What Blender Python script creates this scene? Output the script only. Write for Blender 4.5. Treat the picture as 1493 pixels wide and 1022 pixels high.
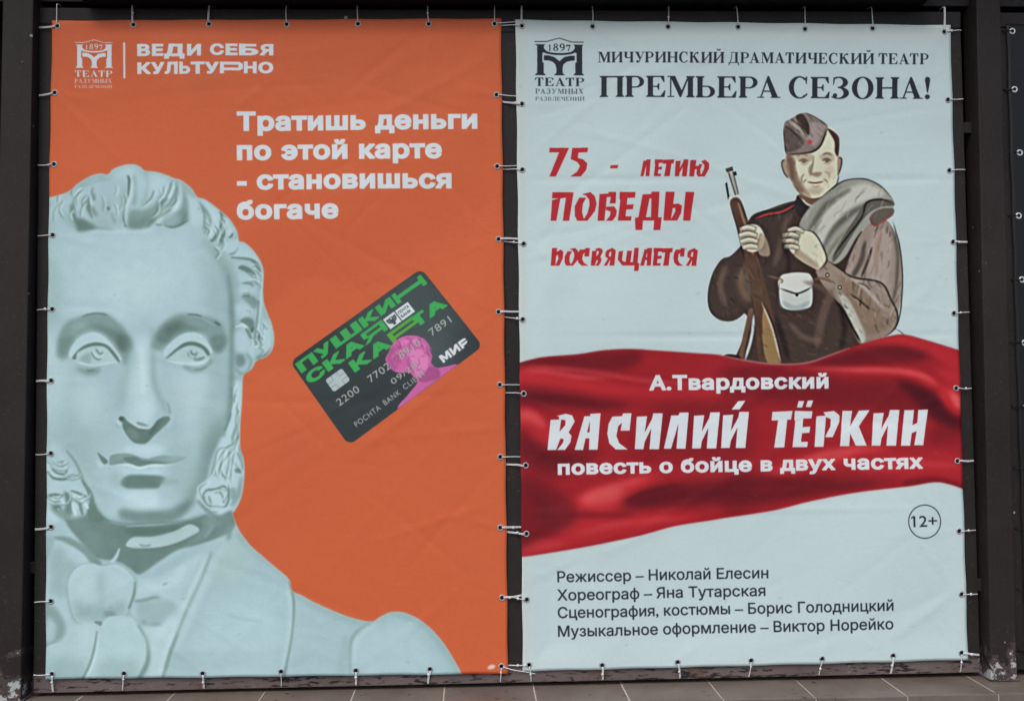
import bpy, bmesh, math, random
import numpy as np

# ---------------------------------------------------------------- clean start
scene = bpy.context.scene
for _o in list(bpy.data.objects):
    bpy.data.objects.remove(_o)
COL = scene.collection
random.seed(7)
rng = np.random.default_rng(7)

# ---------------------------------------------------------------- camera
BASE = 0.60                              # height of the banners' lower hem above the pavement
CAM = np.array([1.828, -4.207, 1.210 + BASE])
YAW, PITCH, ROLL = math.radians(2.29), math.radians(2.33), math.radians(-0.52)
FOC = 1400.0                             # focal length in photo pixels (photo is 1493 wide)

def cam_basis():
    cy, sy, cp, sp = math.cos(YAW), math.sin(YAW), math.cos(PITCH), math.sin(PITCH)
    f = np.array([sy*cp, cy*cp, sp]); r = np.array([cy, -sy, 0.0]); u = np.cross(r, f)
    c, s = math.cos(ROLL), math.sin(ROLL)
    return c*r + s*u, -s*r + c*u, f
CR, CU, CF = cam_basis()

cam_data = bpy.data.cameras.new("camera")
cam_data.sensor_width = 36.0
cam_data.sensor_fit = 'HORIZONTAL'
cam_data.lens = FOC/1493.0*36.0
cam_data.clip_start, cam_data.clip_end = 0.05, 500.0
cam = bpy.data.objects.new("camera", cam_data)
COL.objects.link(cam)
from mathutils import Matrix, Vector
cam.matrix_world = Matrix(((CR[0], CU[0], -CF[0], CAM[0]),
                           (CR[1], CU[1], -CF[1], CAM[1]),
                           (CR[2], CU[2], -CF[2], CAM[2]), (0, 0, 0, 1)))
scene.camera = cam

# ---------------------------------------------------------------- light: open grey daylight
world = bpy.data.worlds.new("World")
scene.world = world
world.use_nodes = True
wn = world.node_tree.nodes
wl = world.node_tree.links
bgn = wn.get("Background") or wn.new("ShaderNodeBackground")
sky = wn.new("ShaderNodeTexSky")
sky.sky_type = 'NISHITA'
sky.sun_disc = False
SUN_EL, SUN_AZ = math.radians(52), math.radians(205)     # azimuth clockwise from +Y: behind the viewer
sky.sun_elevation = SUN_EL
sky.sun_rotation = SUN_AZ
sky.air_density, sky.dust_density, sky.ozone_density = 1.0, 3.0, 1.0
wl.new(sky.outputs[0], bgn.inputs[0])
bgn.inputs[1].default_value = 0.13
sun_d = bpy.data.lights.new("sun", 'SUN')
sun_d.energy = 0.9
sun_d.angle = math.radians(30)
sun_d.color = (1.0, 0.97, 0.93)
sun = bpy.data.objects.new("sun", sun_d)
sd = Vector((math.sin(SUN_AZ)*math.cos(SUN_EL), math.cos(SUN_AZ)*math.cos(SUN_EL), math.sin(SUN_EL)))
sun.rotation_euler = sd.to_track_quat('Z', 'Y').to_euler()
sun.location = (0, -8, 9)
COL.objects.link(sun)

vs = scene.view_settings
vs.view_transform = 'Standard'
vs.look = 'None'
vs.exposure = 0.33
vs.gamma = 1.0
vs.use_curve_mapping = False

# ---------------------------------------------------------------- photo pixel -> point on a vertical plane
def at(px, py, Y=0.0):
    d = CF + ((px-746.5)/FOC)*CR - ((py-511.0)/FOC)*CU
    t = (Y - CAM[1])/d[1]
    p = CAM + t*d
    return (float(p[0]), float(Y), float(p[2]))

def at_z(px, py, Z):
    d = CF + ((px-746.5)/FOC)*CR - ((py-511.0)/FOC)*CU
    t = (Z - CAM[2])/d[2]
    return tuple(float(v) for v in CAM + t*d)

# ================================================================ PRINT ENGINE
# The two posters are flat print; their artwork is rasterised here, in memory, from outlines.
def homography(src, dst):
    A = []; b = []
    for (x, y), (u, v) in zip(src, dst):
        A.append([x, y, 1, 0, 0, 0, -u*x, -u*y]); b.append(u)
        A.append([0, 0, 0, x, y, 1, -v*x, -v*y]); b.append(v)
    h = np.linalg.solve(np.array(A, float), np.array(b, float))
    return np.append(h, 1).reshape(3, 3)

def hmap(H, pts):
    p = np.asarray(pts, float)
    q = np.c_[p, np.ones(len(p))] @ H.T
    return q[:, :2]/q[:, 2:]

def box1(a, r, axis):
    if r < 1: return a
    n = a.shape[axis]
    pad = [(0, 0), (0, 0)]; pad[axis] = (r+1, r)
    c = np.cumsum(np.pad(a, pad, mode='edge'), axis=axis, dtype=np.float64)
    if axis == 0: return ((c[2*r+1:2*r+1+n]-c[:n])/(2*r+1))
    return ((c[:, 2*r+1:2*r+1+n]-c[:, :n])/(2*r+1))

def gblur(a, s):
    if s <= 0.3: return a
    r = max(1, int(round((math.sqrt(12*s*s/3+1)-1)/2)))
    for _ in range(3):
        a = box1(box1(a, r, 0), r, 1)
    return a

def smooth(pts, closed=True, n=8):
    p = np.asarray(pts, float)
    if closed: q = np.vstack([p[-1], p, p[0], p[1]])
    else: q = np.vstack([2*p[0]-p[1], p, 2*p[-1]-p[-2]])
    t = np.linspace(0, 1, n, endpoint=False)[:, None]
    out = []
    for i in range(1, len(q)-2):
        a, b, c, d = q[i-1], q[i], q[i+1], q[i+2]
        out.append(0.5*((2*b)+(c-a)*t+(2*a-5*b+4*c-d)*t*t+(3*b-3*c+d-a)*t**3))
    out = np.vstack(out)
    if not closed: out = np.vstack([out, p[-1]])
    return out

def Z(ox, oy, s, pts):
    return [(ox+x/s, oy+y/s) for x, y in pts]

def area(p):
    p = np.asarray(p); x, y = p[:, 0], p[:, 1]
    return 0.5*np.sum(x*np.roll(y, -1)-np.roll(x, -1)*y)

def orient(p, pos=True):
    p = np.asarray(p, float)
    return p if (area(p) > 0) == pos else p[::-1]

class Canvas:
    def __init__(self, corners, w, h, base):
        self.w, self.h = w, h
        self.H = homography(corners, [(0, 0), (w, 0), (w, h), (0, h)])
        self.Huv = homography(corners, [(0, 1), (1, 1), (1, 0), (0, 0)])
        self.img = np.ones((h, w, 3))*np.array(base)/255.0
        self.k = w/abs(corners[1][0]-corners[0][0])
        self.clip = None

    def mask(self, polys, blur=0.0, SS=4):
        """polys in photo pixels, nonzero winding; returns (y0, x0, array)"""
        P = [hmap(self.H, p) for p in polys]
        al = np.vstack(P)
        pad = int(blur*self.k*3)+2
        x0 = max(0, int(al[:, 0].min())-pad); x1 = min(self.w, int(al[:, 0].max())+pad+1)
        y0 = max(0, int(al[:, 1].min())-pad); y1 = min(self.h, int(al[:, 1].max())+pad+1)
        if x1 <= x0 or y1 <= y0: return None
        if blur > 1.2 or (x1-x0)*(y1-y0) > 600000: SS = min(SS, 2)
        R, C = (y1-y0)*SS, (x1-x0)*SS
        A = np.vstack([(p-[x0, y0])*SS for p in P])
        B = np.vstack([(np.roll(p, -1, 0)-[x0, y0])*SS for p in P])
        sg = np.where(B[:, 1] > A[:, 1], 1, -1)
        sw = (B[:, 1] < A[:, 1])[:, None]
        lo = np.where(sw, B, A); hi = np.where(sw, A, B)
        r0 = np.clip(np.ceil(lo[:, 1]-.5), 0, R).astype(int)
        r1 = np.clip(np.ceil(hi[:, 1]-.5), 0, R).astype(int)
        n = np.maximum(r1-r0, 0)
        tot = n.sum()
        if tot == 0: return None
        idx = np.repeat(np.arange(len(n)), n)
        rows = np.arange(tot)-np.repeat(np.cumsum(n)-n, n)+r0[idx]
        xs = lo[idx, 0]+(rows+.5-lo[idx, 1])*(hi[idx, 0]-lo[idx, 0])/(hi[idx, 1]-lo[idx, 1])
        cs = np.clip(np.ceil(xs-.5), 0, C).astype(int)
        acc = np.bincount(rows*(C+1)+cs, weights=sg[idx], minlength=R*(C+1)).reshape(R, C+1)
        m = (np.abs(np.cumsum(acc, axis=1)[:, :C]) > .5)
        m = m.reshape(y1-y0, SS, x1-x0, SS).mean((1, 3))
        if blur > 0: m = gblur(m, blur*self.k)
        return y0, x0, m

    def comp(self, mk, color, alpha=1.0):
        if mk is None: return
        y0, x0, m = mk
        h, w = m.shape
        m = m*alpha
        if self.clip is not None: m = m*self.clip[y0:y0+h, x0:x0+w]
        s = self.img[y0:y0+h, x0:x0+w]
        c = np.array(color)/255.0
        s += (c-s)*m[..., None]

    def poly(self, pts, color, blur=0.0, alpha=1.0, sm=True):
        self.comp(self.mask([smooth(pts) if sm else np.asarray(pts, float)], blur), color, alpha)

    def polys(self, lst, color, blur=0.0, alpha=1.0):
        self.comp(self.mask(lst, blur), color, alpha)

    def line(self, pts, w, color, blur=0.0, alpha=1.0, sm=True, off=0.0):
        """tapered stroke; w is a number (tapers to points) or a list of widths"""
        p = smooth(pts, False, 6) if sm and len(pts) > 2 else np.asarray(pts, float)
        if len(p) == 2: p = np.linspace(p[0], p[1], 6)
        t = np.linspace(0, 1, len(p))
        if isinstance(w, (list, tuple)): ww = np.interp(t, np.linspace(0, 1, len(w)), w)
        else: ww = w*np.clip(np.sin(np.pi*t)*1.6+.12, 0, 1)
        d = np.gradient(p, axis=0); d /= np.linalg.norm(d, axis=1)[:, None]+1e-9
        nrm = np.c_[-d[:, 1], d[:, 0]]
        p = p+nrm*off
        a, b = p+nrm*ww[:, None]/2, p-nrm*ww[:, None]/2
        q = [orient([a[i], a[i+1], b[i+1], b[i]]) for i in range(len(p)-1)]
        self.comp(self.mask(q, blur), color, alpha)

    def setclip(self, polys, blur=0.4):
        self.clip = None
        if polys is None: return
        mk = self.mask(polys, blur)
        y0, x0, m = mk
        c = np.zeros((self.h, self.w)); c[y0:y0+m.shape[0], x0:x0+m.shape[1]] = m
        self.clip = c

    def grain(self, amt, sig, alpha=1.0, seed=1):
        g = gblur(np.random.default_rng(seed).standard_normal((self.h, self.w)), sig)
        g = g/g.std()*amt/255.0*alpha
        if self.clip is not None: g = g*self.clip
        self.img += g[..., None]

    def crisp(self, amt, rad):
        """local contrast of the printed picture, inside the current clip"""
        ys, xs = np.where(self.clip > .01)
        y0, y1, x0, x1 = ys.min(), ys.max()+1, xs.min(), xs.max()+1
        c = self.clip[y0:y1, x0:x1]; s = self.img[y0:y1, x0:x1]
        w = gblur(c, rad*self.k)+1e-6
        for k in range(3):
            b = gblur(s[..., k]*c, rad*self.k)/w
            s[..., k] += amt*(s[..., k]-b)*c

    def to_image(self, name, gain):
        a = np.clip(self.img, 0, 1)
        lin = np.where(a <= 0.04045, a/12.92, ((a+0.055)/1.055)**2.4)*np.array(gain)
        lin = np.clip(lin, 0, 0.86)
        s = np.where(lin <= 0.0031308, lin*12.92, 1.055*lin**(1/2.4)-0.055)
        im = bpy.data.images.new(name, self.w, self.h, alpha=False, float_buffer=False)
        buf = np.ones((self.h, self.w, 4), np.float32)
        buf[..., :3] = s[::-1]
        im.pixels.foreach_set(buf.ravel())
        im.update()
        im.pack()
        return im

# ---------------------------------------------------------------- lettering (built-in sans outlines)
_cache = {}
def outlines(s, off=0.0, space=1.0):
    key = (s, off, space)
    if key in _cache: return _cache[key]
    c = bpy.data.curves.new('letters', 'FONT')
    c.body = s; c.offset = 0.0; c.space_character = space; c.resolution_u = 6
    o = bpy.data.objects.new('letters', c)
    COL.objects.link(o)
    bpy.context.view_layer.update()
    cu = o.to_curve(bpy.context.evaluated_depsgraph_get())
    tri = []
    for sp in cu.splines:
        bp = sp.bezier_points
        if len(bp) < 2: continue
        P = []
        for i in range(len(bp)):
            p, q = bp[i], bp[(i+1) % len(bp)]
            a0, a1, a2, a3 = (np.array(w[:2]) for w in (p.co, p.handle_right, q.handle_left, q.co))
            L1 = np.linalg.norm(a3-a0)
            d = (a3-a0)/(L1+1e-9); nn = np.array([-d[1], d[0]])
            flat = abs((a1-a0)@nn) < 1e-3 and abs((a2-a0)@nn) < 1e-3
            ts = [0] if flat else np.linspace(0, 1, 8, endpoint=False)
            for t in ts:
                P.append(a0*(1-t)**3+3*a1*t*(1-t)**2+3*a2*t*t*(1-t)+a3*t**3)
        P = np.array(P)
        if abs(area(P)) > 1e-8: tri.append(P)
    o.to_curve_clear()
    if sum(area(p) for p in tri) < 0: tri = [p[::-1] for p in tri]
    for i, p in enumerate(tri):                     # outermost contours all turn the same way
        mn, mx = p.min(0), p.max(0)
        if not any(j != i and (q.min(0) <= mn+1e-6).all() and (q.max(0) >= mx-1e-6).all() for j, q in enumerate(tri)):
            tri[i] = orient(p)
    if off > 0:                                     # heavier weight: thicken every edge of the letter
        for P in list(tri):
            for i in range(len(P)):
                a, b = P[i], P[(i+1) % len(P)]
                d = b-a; L = np.linalg.norm(d)
                if L < 1e-6: continue
                d = d/L; nn = np.array([-d[1], d[0]])*off
                e = d*off*(.9 if L > .06 else .3)
                tri.append(orient([a-e-nn, b+e-nn, b+e+nn, a-e+nn]))
    bpy.data.objects.remove(o); bpy.data.curves.remove(c)
    _cache[key] = tri
    return tri

CAPH = 0.728
def text(cv, s, p0, p1, cap, color, bold=0.0, space=1.0, alpha=1.0, blur=0.0, M=None, slant=0.0):
    """ink runs from p0 to p1 along the baseline; cap = capital height in photo px"""
    tri = outlines(s, bold, space)
    al = np.vstack(tri)
    x0, x1 = al[:, 0].min(), al[:, 0].max()
    p0, p1 = np.array(p0, float), np.array(p1, float)
    d = p1-p0; up = np.array([d[1], -d[0]])/np.linalg.norm(d)*cap
    if M is not None: up = np.array([0, -cap])
    out = []
    for t in tri:
        u = (t[:, 0]-x0)/(x1-x0); v = (t[:, 1]+bold)/(CAPH+2*bold)
        q = p0+u[:, None]*d+v[:, None]*up
        q[:, 0] += slant*v*cap
        if M is not None: q = hmap(M, q)
        out.append(q)
    cv.polys(out, color, blur, alpha)

def glyph_fit(cv, ch, x0, x1, yt, yb, color, bold=0.03, M=None, alpha=1.0, blur=0.0):
    """one capital stretched into a box (photo px, or card units with M)"""
    tri = outlines(ch, bold)
    al = np.vstack(tri); mn, mx = al.min(0), al.max(0)
    out = []
    for t in tri:
        q = np.c_[x0+(t[:, 0]-mn[0])/(mx[0]-mn[0])*(x1-x0), yb-(t[:, 1]-mn[1])/(mx[1]-mn[1])*(yb-yt)]
        if M is not None: q = hmap(M, q)
        out.append(q)
    cv.polys(out, color, blur, alpha)

# ---------------------------------------------------------------- lettering (bold roman capitals)
def _ell(cx, cy, rx, ry, a0=0, a1=360, n=28):
    t = np.radians(np.linspace(a0, a1, n))
    return [(cx+rx*math.cos(a), cy+ry*math.sin(a)) for a in t]
def serif_glyph(ch):
    T, t, s, k = .235, .065, .075, .05
    I = []; O = []
    def R(x0, y0, x1, y1): I.append([(x0, y0), (x1, y0), (x1, y1), (x0, y1)])
    def P(*p): I.append(list(p))
    def ST(x, w=T):
        R(x, 0, x+w, 1)
        for y, sg in ((0, 1), (1, -1)):
            P((x-s, y), (x-s, y+sg*k*.7), (x, y+sg*k*2), (x+w, y+sg*k*2), (x+w+s, y+sg*k*.7), (x+w+s, y))
    def D(x0, x1, y0, y1, tx, ty):
        c = (y0+y1)/2; r = (y1-y0)/2; m = x0+(x1-x0)*.35
        I.append([(x0, y0)]+_ell(m, c, x1-m, r, -90, 90)+[(x0, y1)])
        O.append([(x0+.0, y0+ty)]+_ell(m, c, x1-m-tx, r-ty, -90, 90)+[(x0+.0, y1-ty)])
    if ch in 'ПP': pass
    if ch == 'П': ST(.08); ST(.80); R(.1, 1-k*1.4, 1.0, 1); w = 1.10
    elif ch == 'Н': ST(.08); ST(.76); R(.25, .47, .8, .535); w = 1.06
    elif ch in 'ИЙ':
        ST(.08); ST(.80); P((.27, .10), (.27, .24), (.83, .90), (.83, .76)); w = 1.10
        if ch == 'Й': I.append(_ell(.55, 1.3, .2, .17, 180, 360)+_ell(.55, 1.3, .11, .06, 360, 180))
    elif ch == 'Р': ST(.08); D(.28, .86, .44, 1, .2, .06); w = .90
    elif ch == 'В': ST(.08); D(.28, .82, .49, 1, .19, .055); D(.28, .92, 0, .54, .21, .055); w = .96
    elif ch == 'Ь': ST(.08); D(.28, .88, 0, .56, .21, .055); w = .93
    elif ch == 'Ы': ST(.08); D(.28, .80, 0, .56, .2, .055); ST(.95); w = 1.26
    elif ch == 'Е':
        ST(.08); R(.1, 1-k*1.2, .82, 1); P((.82, 1), (.84, .70), (.80, .70), (.66, .94)); R(.28, .475, .58, .53)
        P((.60, .34), (.60, .66), (.565, .66), (.48, .5), (.565, .34)); R(.1, 0, .84, k*1.2)
        P((.84, 0), (.88, .32), (.84, .32), (.66, .05)); w = .92
    elif ch == 'Т':
        R(.34, 0, .34+T, 1); R(.24, 0, .655, k); R(.04, 1-k*1.2, .855, 1)
        P((.04, 1), (.02, .68), (.06, .68), (.2, .95)); P((.855, 1), (.875, .68), (.835, .68), (.7, .95)); w = .92
    elif ch == 'А':
        P((.12, 0), (.19, 0), (.47, .86), (.50, 1.02), (.46, 1.02)); P((.46, 1.02), (.53, 1.02), (.95, 0), (.68, 0), (.40, .84))
        R(.24, .28, .66, .34); R(.0, 0, .31, k); R(.60, 0, 1.05, k); w = 1.06
    elif ch == 'М':
        R(.12, 0, .18, 1); R(0, 0, .31, k); R(0, 1-k, .2, 1); ST(.93); P((.12, 1), (.35, 1), (.66, .30), (.60, 0), (.56, 0))
        P((.56, 0), (.62, 0), (1.0, 1), (.93, 1), (.6, .2)); w = 1.24
    elif ch == 'Ч':
        ST(.68); R(.1, .62, .1+T, 1); R(.02, 1-k, .40, 1)
        P((.1, .68), (.11, .52), (.20, .42), (.36, .38), (.55, .41), (.72, .47), (.72, .53), (.5, .47), (.38, .48), (.315, .56), (.315, .68)); w = 1.0
    elif ch == 'У':
        P((.06, 1), (.34, 1), (.62, .38), (.52, .22)); P((.84, 1), (.90, 1), (.50, .10), (.42, .0), (.30, -.02), (.30, .05), (.40, .08), (.5, .26))
        I.append(_ell(.27, .09, .11, .11)); R(0, 1-k, .44, 1); R(.68, 1-k, 1.0, 1); w = 1.02
    elif ch == 'С':
        I.append(_ell(.50, .5, .48, .53, 42, 318, 40)+_ell(.53, .5, .28, .465, 312, 48, 40))
        P((.80, .66), (.84, .66), (.86, 1.02), (.82, 1.02), (.76, .92)); P((.83, .23), (.88, .20), (.84, .12), (.75, .06), (.72, .1)); w = .96
    elif ch == 'К':
        ST(.08); P((.28, .47), (.40, .50), (.60, .80), (.86, 1), (.76, 1), (.54, .88), (.34, .56)); P((.34, .60), (.50, .68), (.98, 0), (.70, 0))
        I.append(_ell(.80, .90, .09, .09)); R(.62, 0, 1.06, k); w = 1.06
    elif ch == 'Д':
        P((.14, .04), (.22, .04), (.34, .4), (.38, 1), (.32, 1), (.28, .45)); R(.68, .04, .68+T, 1); R(.22, 1-k, .98, 1)
        R(.03, .0, 1.05, .06); P((.03, .06), (.03, -.24), (.07, -.24), (.17, .02)); P((1.05, .06), (1.05, -.24), (1.01, -.24), (.91, .02)); w = 1.09
    elif ch == 'Л':
        P((.30, .95), (.34, .95), (.33, .35), (.25, .05), (.14, -.02), (.06, .06), (.16, .1), (.25, .4)); I.append(_ell(.12, .1, .1, .1))
        ST(.72); R(.2, 1-k, .8, 1); w = 1.02
    elif ch == 'З':
        I.append(_ell(.34, .76, .40, .27, -100, 130)+_ell(.32, .76, .19, .205, 130, -100))
        I.append(_ell(.32, .26, .47, .29, -140, 95)+_ell(.30, .26, .24, .225, 95, -140))
        I.append(_ell(.15, .14, .1, .1)); P((.06, .64), (.10, .64), (.16, .98), (.08, 1)); w = .84
    elif ch == 'О':
        I.append(_ell(.52, .5, .49, .53, 0, 360, 48)); O.append(_ell(.52, .5, .25, .475, 0, 360, 48)); w = 1.04
    elif ch == 'Х':
        P((.10, 1), (.38, 1), (.94, 0), (.66, 0)); P((.84, 1), (.9, 1), (.20, 0), (.13, 0))
        R(.0, 1-k, .48, 1); R(.66, 1-k, 1, 1); R(.02, 0, .34, k); R(.56, 0, 1.04, k); w = 1.04
    elif ch == '!':
        P((.12, .30), (.17, .30), (.27, .88), (.24, 1), (.145, 1.04), (.05, 1), (.02, .88)); I.append(_ell(.145, .10, .115, .115)); w = .30
    else: w = .30
    return [orient(p) for p in I]+[orient(p, False) for p in O], w

def serif(cv, s, p0, p1, cap, color, gap=.07, alpha=1.0, word=.28):
    parts = []; x = 0
    prev = ''
    for ch in s:
        if ch == ' ': x += word; prev = ''; continue
        g, w = serif_glyph(ch)
        if prev+ch in ('РА', 'ТА', 'АТ', 'УР', 'КА'): x -= .10
        prev = ch
        parts += [np.asarray(p)+[x, 0] for p in g]
        x += w+gap
    al = np.vstack(parts); x0, x1 = al[:, 0].min(), al[:, 0].max()
    p0, p1 = np.array(p0, float), np.array(p1, float)
    d = p1-p0; up = np.array([d[1], -d[0]])/np.linalg.norm(d)*cap
    cv.polys([p0+((q[:, 0]-x0)/(x1-x0))[:, None]*d+q[:, 1][:, None]*up for q in parts], color, 0, alpha)

# ---------------------------------------------------------------- lettering (slanted brush poster capitals)
BR = {
 'П': [[(108,428),(240,428),(212,606),(172,606),(192,462),(158,466),(132,606),(97,606),(106,478),(150,466),(106,466)]],
 'О': [[(275,462),(318,462),(297,500),(292,550),(305,606),(262,606),(247,575),(247,515)],
       [(292,440),(345,428),(372,455),(382,500),(372,545),(325,606),(295,606),(325,560),(338,510),(336,475),(318,450)]],
 'Б': [[(400,442),(455,440),(455,430),(502,430),(500,500),(462,500),(470,460),(445,462),(430,606),(388,606)],
       [(440,520),(490,518),(507,545),(500,580),(480,606),(440,606),(465,575),(468,550),(440,540)]],
 'Е': [[(525,428),(622,430),(618,465),(572,466),(568,508),(610,505),(606,535),(565,538),(560,580),(598,580),(594,606),(513,606),(528,480),(523,470)]],
 'Д': [[(665,445),(718,442),(722,428),(770,428),(762,585),(785,585),(775,665),(733,665),(737,606),(668,606),(664,665),(622,665),(618,590),(640,585)],
       '-', [(686,585),(708,470),(720,470),(718,585)]],
 'Ы': [[(808,430),(865,430),(855,505),(890,502),(910,515),(905,560),(880,606),(795,606)], '-', [(852,530),(868,527),(870,548),(842,598)],
       [(932,430),(987,430),(962,606),(917,606)]],
 '7': [[(92,152),(212,152),(130,330),(90,330),(150,180),(88,180)]],
 '5': [[(232,152),(330,152),(325,180),(270,182),(266,215),(300,225),(325,250),(318,290),(285,330),(220,330),(262,300),(280,265),(262,240),(222,222)]],
 'Т': [[(188,370),(272,366),(266,402),(250,403),(238,517),(196,518),(212,405),(185,406)]],
 'А': [[(400,378),(442,376),(430,527),(394,527),(396,480),(380,480),(370,528),(335,528),(375,388),(398,388)], '-', [(386,455),(398,410),(397,455)]],
 'В': [[(235,403),(270,402),(270,390),(258,388),(298,378),(325,385),(335,410),(310,455),(322,470),(318,495),(295,528),(262,528),(285,500),(290,484),(276,480),(258,528),(222,528)],
       '-', [(272,452),(296,425),(297,405),(279,402)]],
 'С': [[(490,390),(530,388),(535,376),(570,376),(562,448),(525,448),(530,415),(515,430),(508,470),(520,500),(555,526),(505,526),(478,500),(470,460),(475,420)]],
 'И': [[(592,390),(635,388),(625,455),(655,400),(660,376),(700,376),(685,525),(645,525),(652,440),(625,495),(620,525),(584,525)]],
 'Л': [[(735,385),(765,385),(770,373),(808,373),(795,523),(757,523),(765,420),(735,523),(705,523)]],
 'Р': [[(372,388),(410,385),(400,372),(445,366),(468,385),(468,410),(440,475),(408,475),(430,430),(432,400),(412,392),(402,515),(364,515)]],
 'К': [[(480,366),(520,366),(512,430),(548,365),(592,363),(548,430),(580,510),(535,510),(512,460),(508,512),(470,512)]],
 'Н': [[(735,363),(775,362),(768,425),(788,415),(792,362),(832,360),(812,508),(775,508),(785,450),(765,458),(758,510),(720,510)]],
 'Ю': [[(962,232),(1000,230),(994,268),(1010,266),(1006,286),(991,288),(985,332),(955,332)],
       [(1018,256),(1036,256),(1024,290),(1026,318),(1036,332),(1008,332),(1000,312),(1004,280)],
       [(1030,238),(1055,228),(1080,250),(1078,285),(1052,332),(1024,332),(1046,290),(1050,262),(1038,250)]],
 'Я': [[(445,790),(478,775),(500,790),(490,885),(460,885),(466,845),(445,885),(425,885),(452,840),(435,830),(436,805)], '-', [(455,825),(469,830),(473,798),(462,800)]],
 'Щ': [[(518,800),(545,795),(538,855),(560,865),(570,795),(600,795),(590,865),(605,865),(615,778),(642,778),(635,870),(645,872),(640,918),(612,918),(615,885),(540,885),(512,850)]],
 'п': [[(105,775),(138,775),(132,800),(160,785),(175,800),(172,840),(150,885),(125,885),(145,840),(140,815),(130,825),(125,885),(97,885)]],
}
def brush(cv, ch, x0, x1, yt, yb, color, Zm):
    g = BR[ch]; al = np.vstack([np.array(p, float) for p in g if p != '-'])
    mn, mx = al.min(0), al.max(0)
    out = []; neg = False
    for p in g:
        if p == '-': neg = True; continue
        q = np.array(p, float)
        q = np.c_[x0+(q[:, 0]-mn[0])/(mx[0]-mn[0])*(x1-x0), yt+(q[:, 1]-mn[1])/(mx[1]-mn[1])*(yb-yt)]
        out.append(orient(Z(*Zm, q), not neg)); neg = False
    cv.polys(out, color)

# ================================================================ POSTER 1: orange, plaster bust and bank card
OR_C = [(76, 30.5), (731, 27), (741, 982), (66, 990)]
WH_C = [(751, 29), (1386, 37), (1412, 962), (762, 979)]
WHITE = (205, 214, 219)

def draw_logo(cv, M, col, bg):
    """theatre emblem; M = (ox, oy, s) maps traced units to photo px"""
    z = lambda p: Z(*M, p)
    for a in ([(88,222),(222,222),(205,240),(203,262),(215,292),(250,318),(300,330),(250,345),(200,325),(186,330),(186,455),(203,458),(203,590),(228,615),(228,620),(88,620),(88,615),(118,590),(118,240)],
              [(720,222),(588,222),(605,240),(607,262),(597,292),(562,318),(512,330),(562,345),(612,325),(630,330),(630,455),(614,458),(614,590),(590,615),(590,620),(725,620),(725,615),(703,590),(703,240)]):
        cv.polys([orient(z(a))], col)
    cv.line(z([(205,292),(245,325),(330,342),(405,345),(490,342),(570,325),(610,292)]), [26/M[2]]*2, col)
    cv.polys([orient(z([(206,362),(270,364),(340,385),(408,438),(470,385),(545,366),(606,366),(606,428),(560,430),(500,445),(458,480),(448,530),(450,590),(475,615),(475,620),(340,620),(340,615),(368,590),(368,530),(355,480),(320,445),(270,428),(206,428)]))], col)
    cv.line(z([(84,187),(235,187),(405,140),(570,190),(724,190)]), [11/M[2]]*2, col, sm=False)
    # year, in roman figures
    for s, x0, x1 in (('1', 262, 298), ('8', 328, 390), ('9', 410, 476), ('7', 494, 552)):
        dy = 8 if s in '17' else 0
        yb = 304-dy*0; yt = 212 if s in '89' else 226
        if s == '1':
            cv.polys([orient(z([(274, yt+4), (289, yt-2), (289, yb-5), (298, yb), (264, yb), (275, yb-5), (275, yt+14), (264, yt+14)]))], col)
        elif s == '7':
            cv.polys([orient(z([(494, yt), (552, yt), (552, yt+8), (526, yb), (512, yb), (540, yt+16), (505, yt+16), (496, yt+26)]))], col)
        elif s == '8':
            cv.polys([orient(z(_ell(359, 234, 26, 24))), orient(z(_ell(359, 280, 33, 26))), orient(z(_ell(359, 233, 12, 16)), False), orient(z(_ell(359, 281, 16, 18)), False)], col)
        else:
            cv.polys([orient(z(_ell(443, 240, 33, 30))), orient(z(_ell(443, 240, 15, 21)), False)], col)
            cv.line(z([(470, 245), (462, 282), (425, 304)]), [16/M[2], 12/M[2], 6/M[2]], col)

SX = 1.6
cvL = Canvas(OR_C, int(660*SX), int(958*SX), (196, 95, 59))

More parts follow.
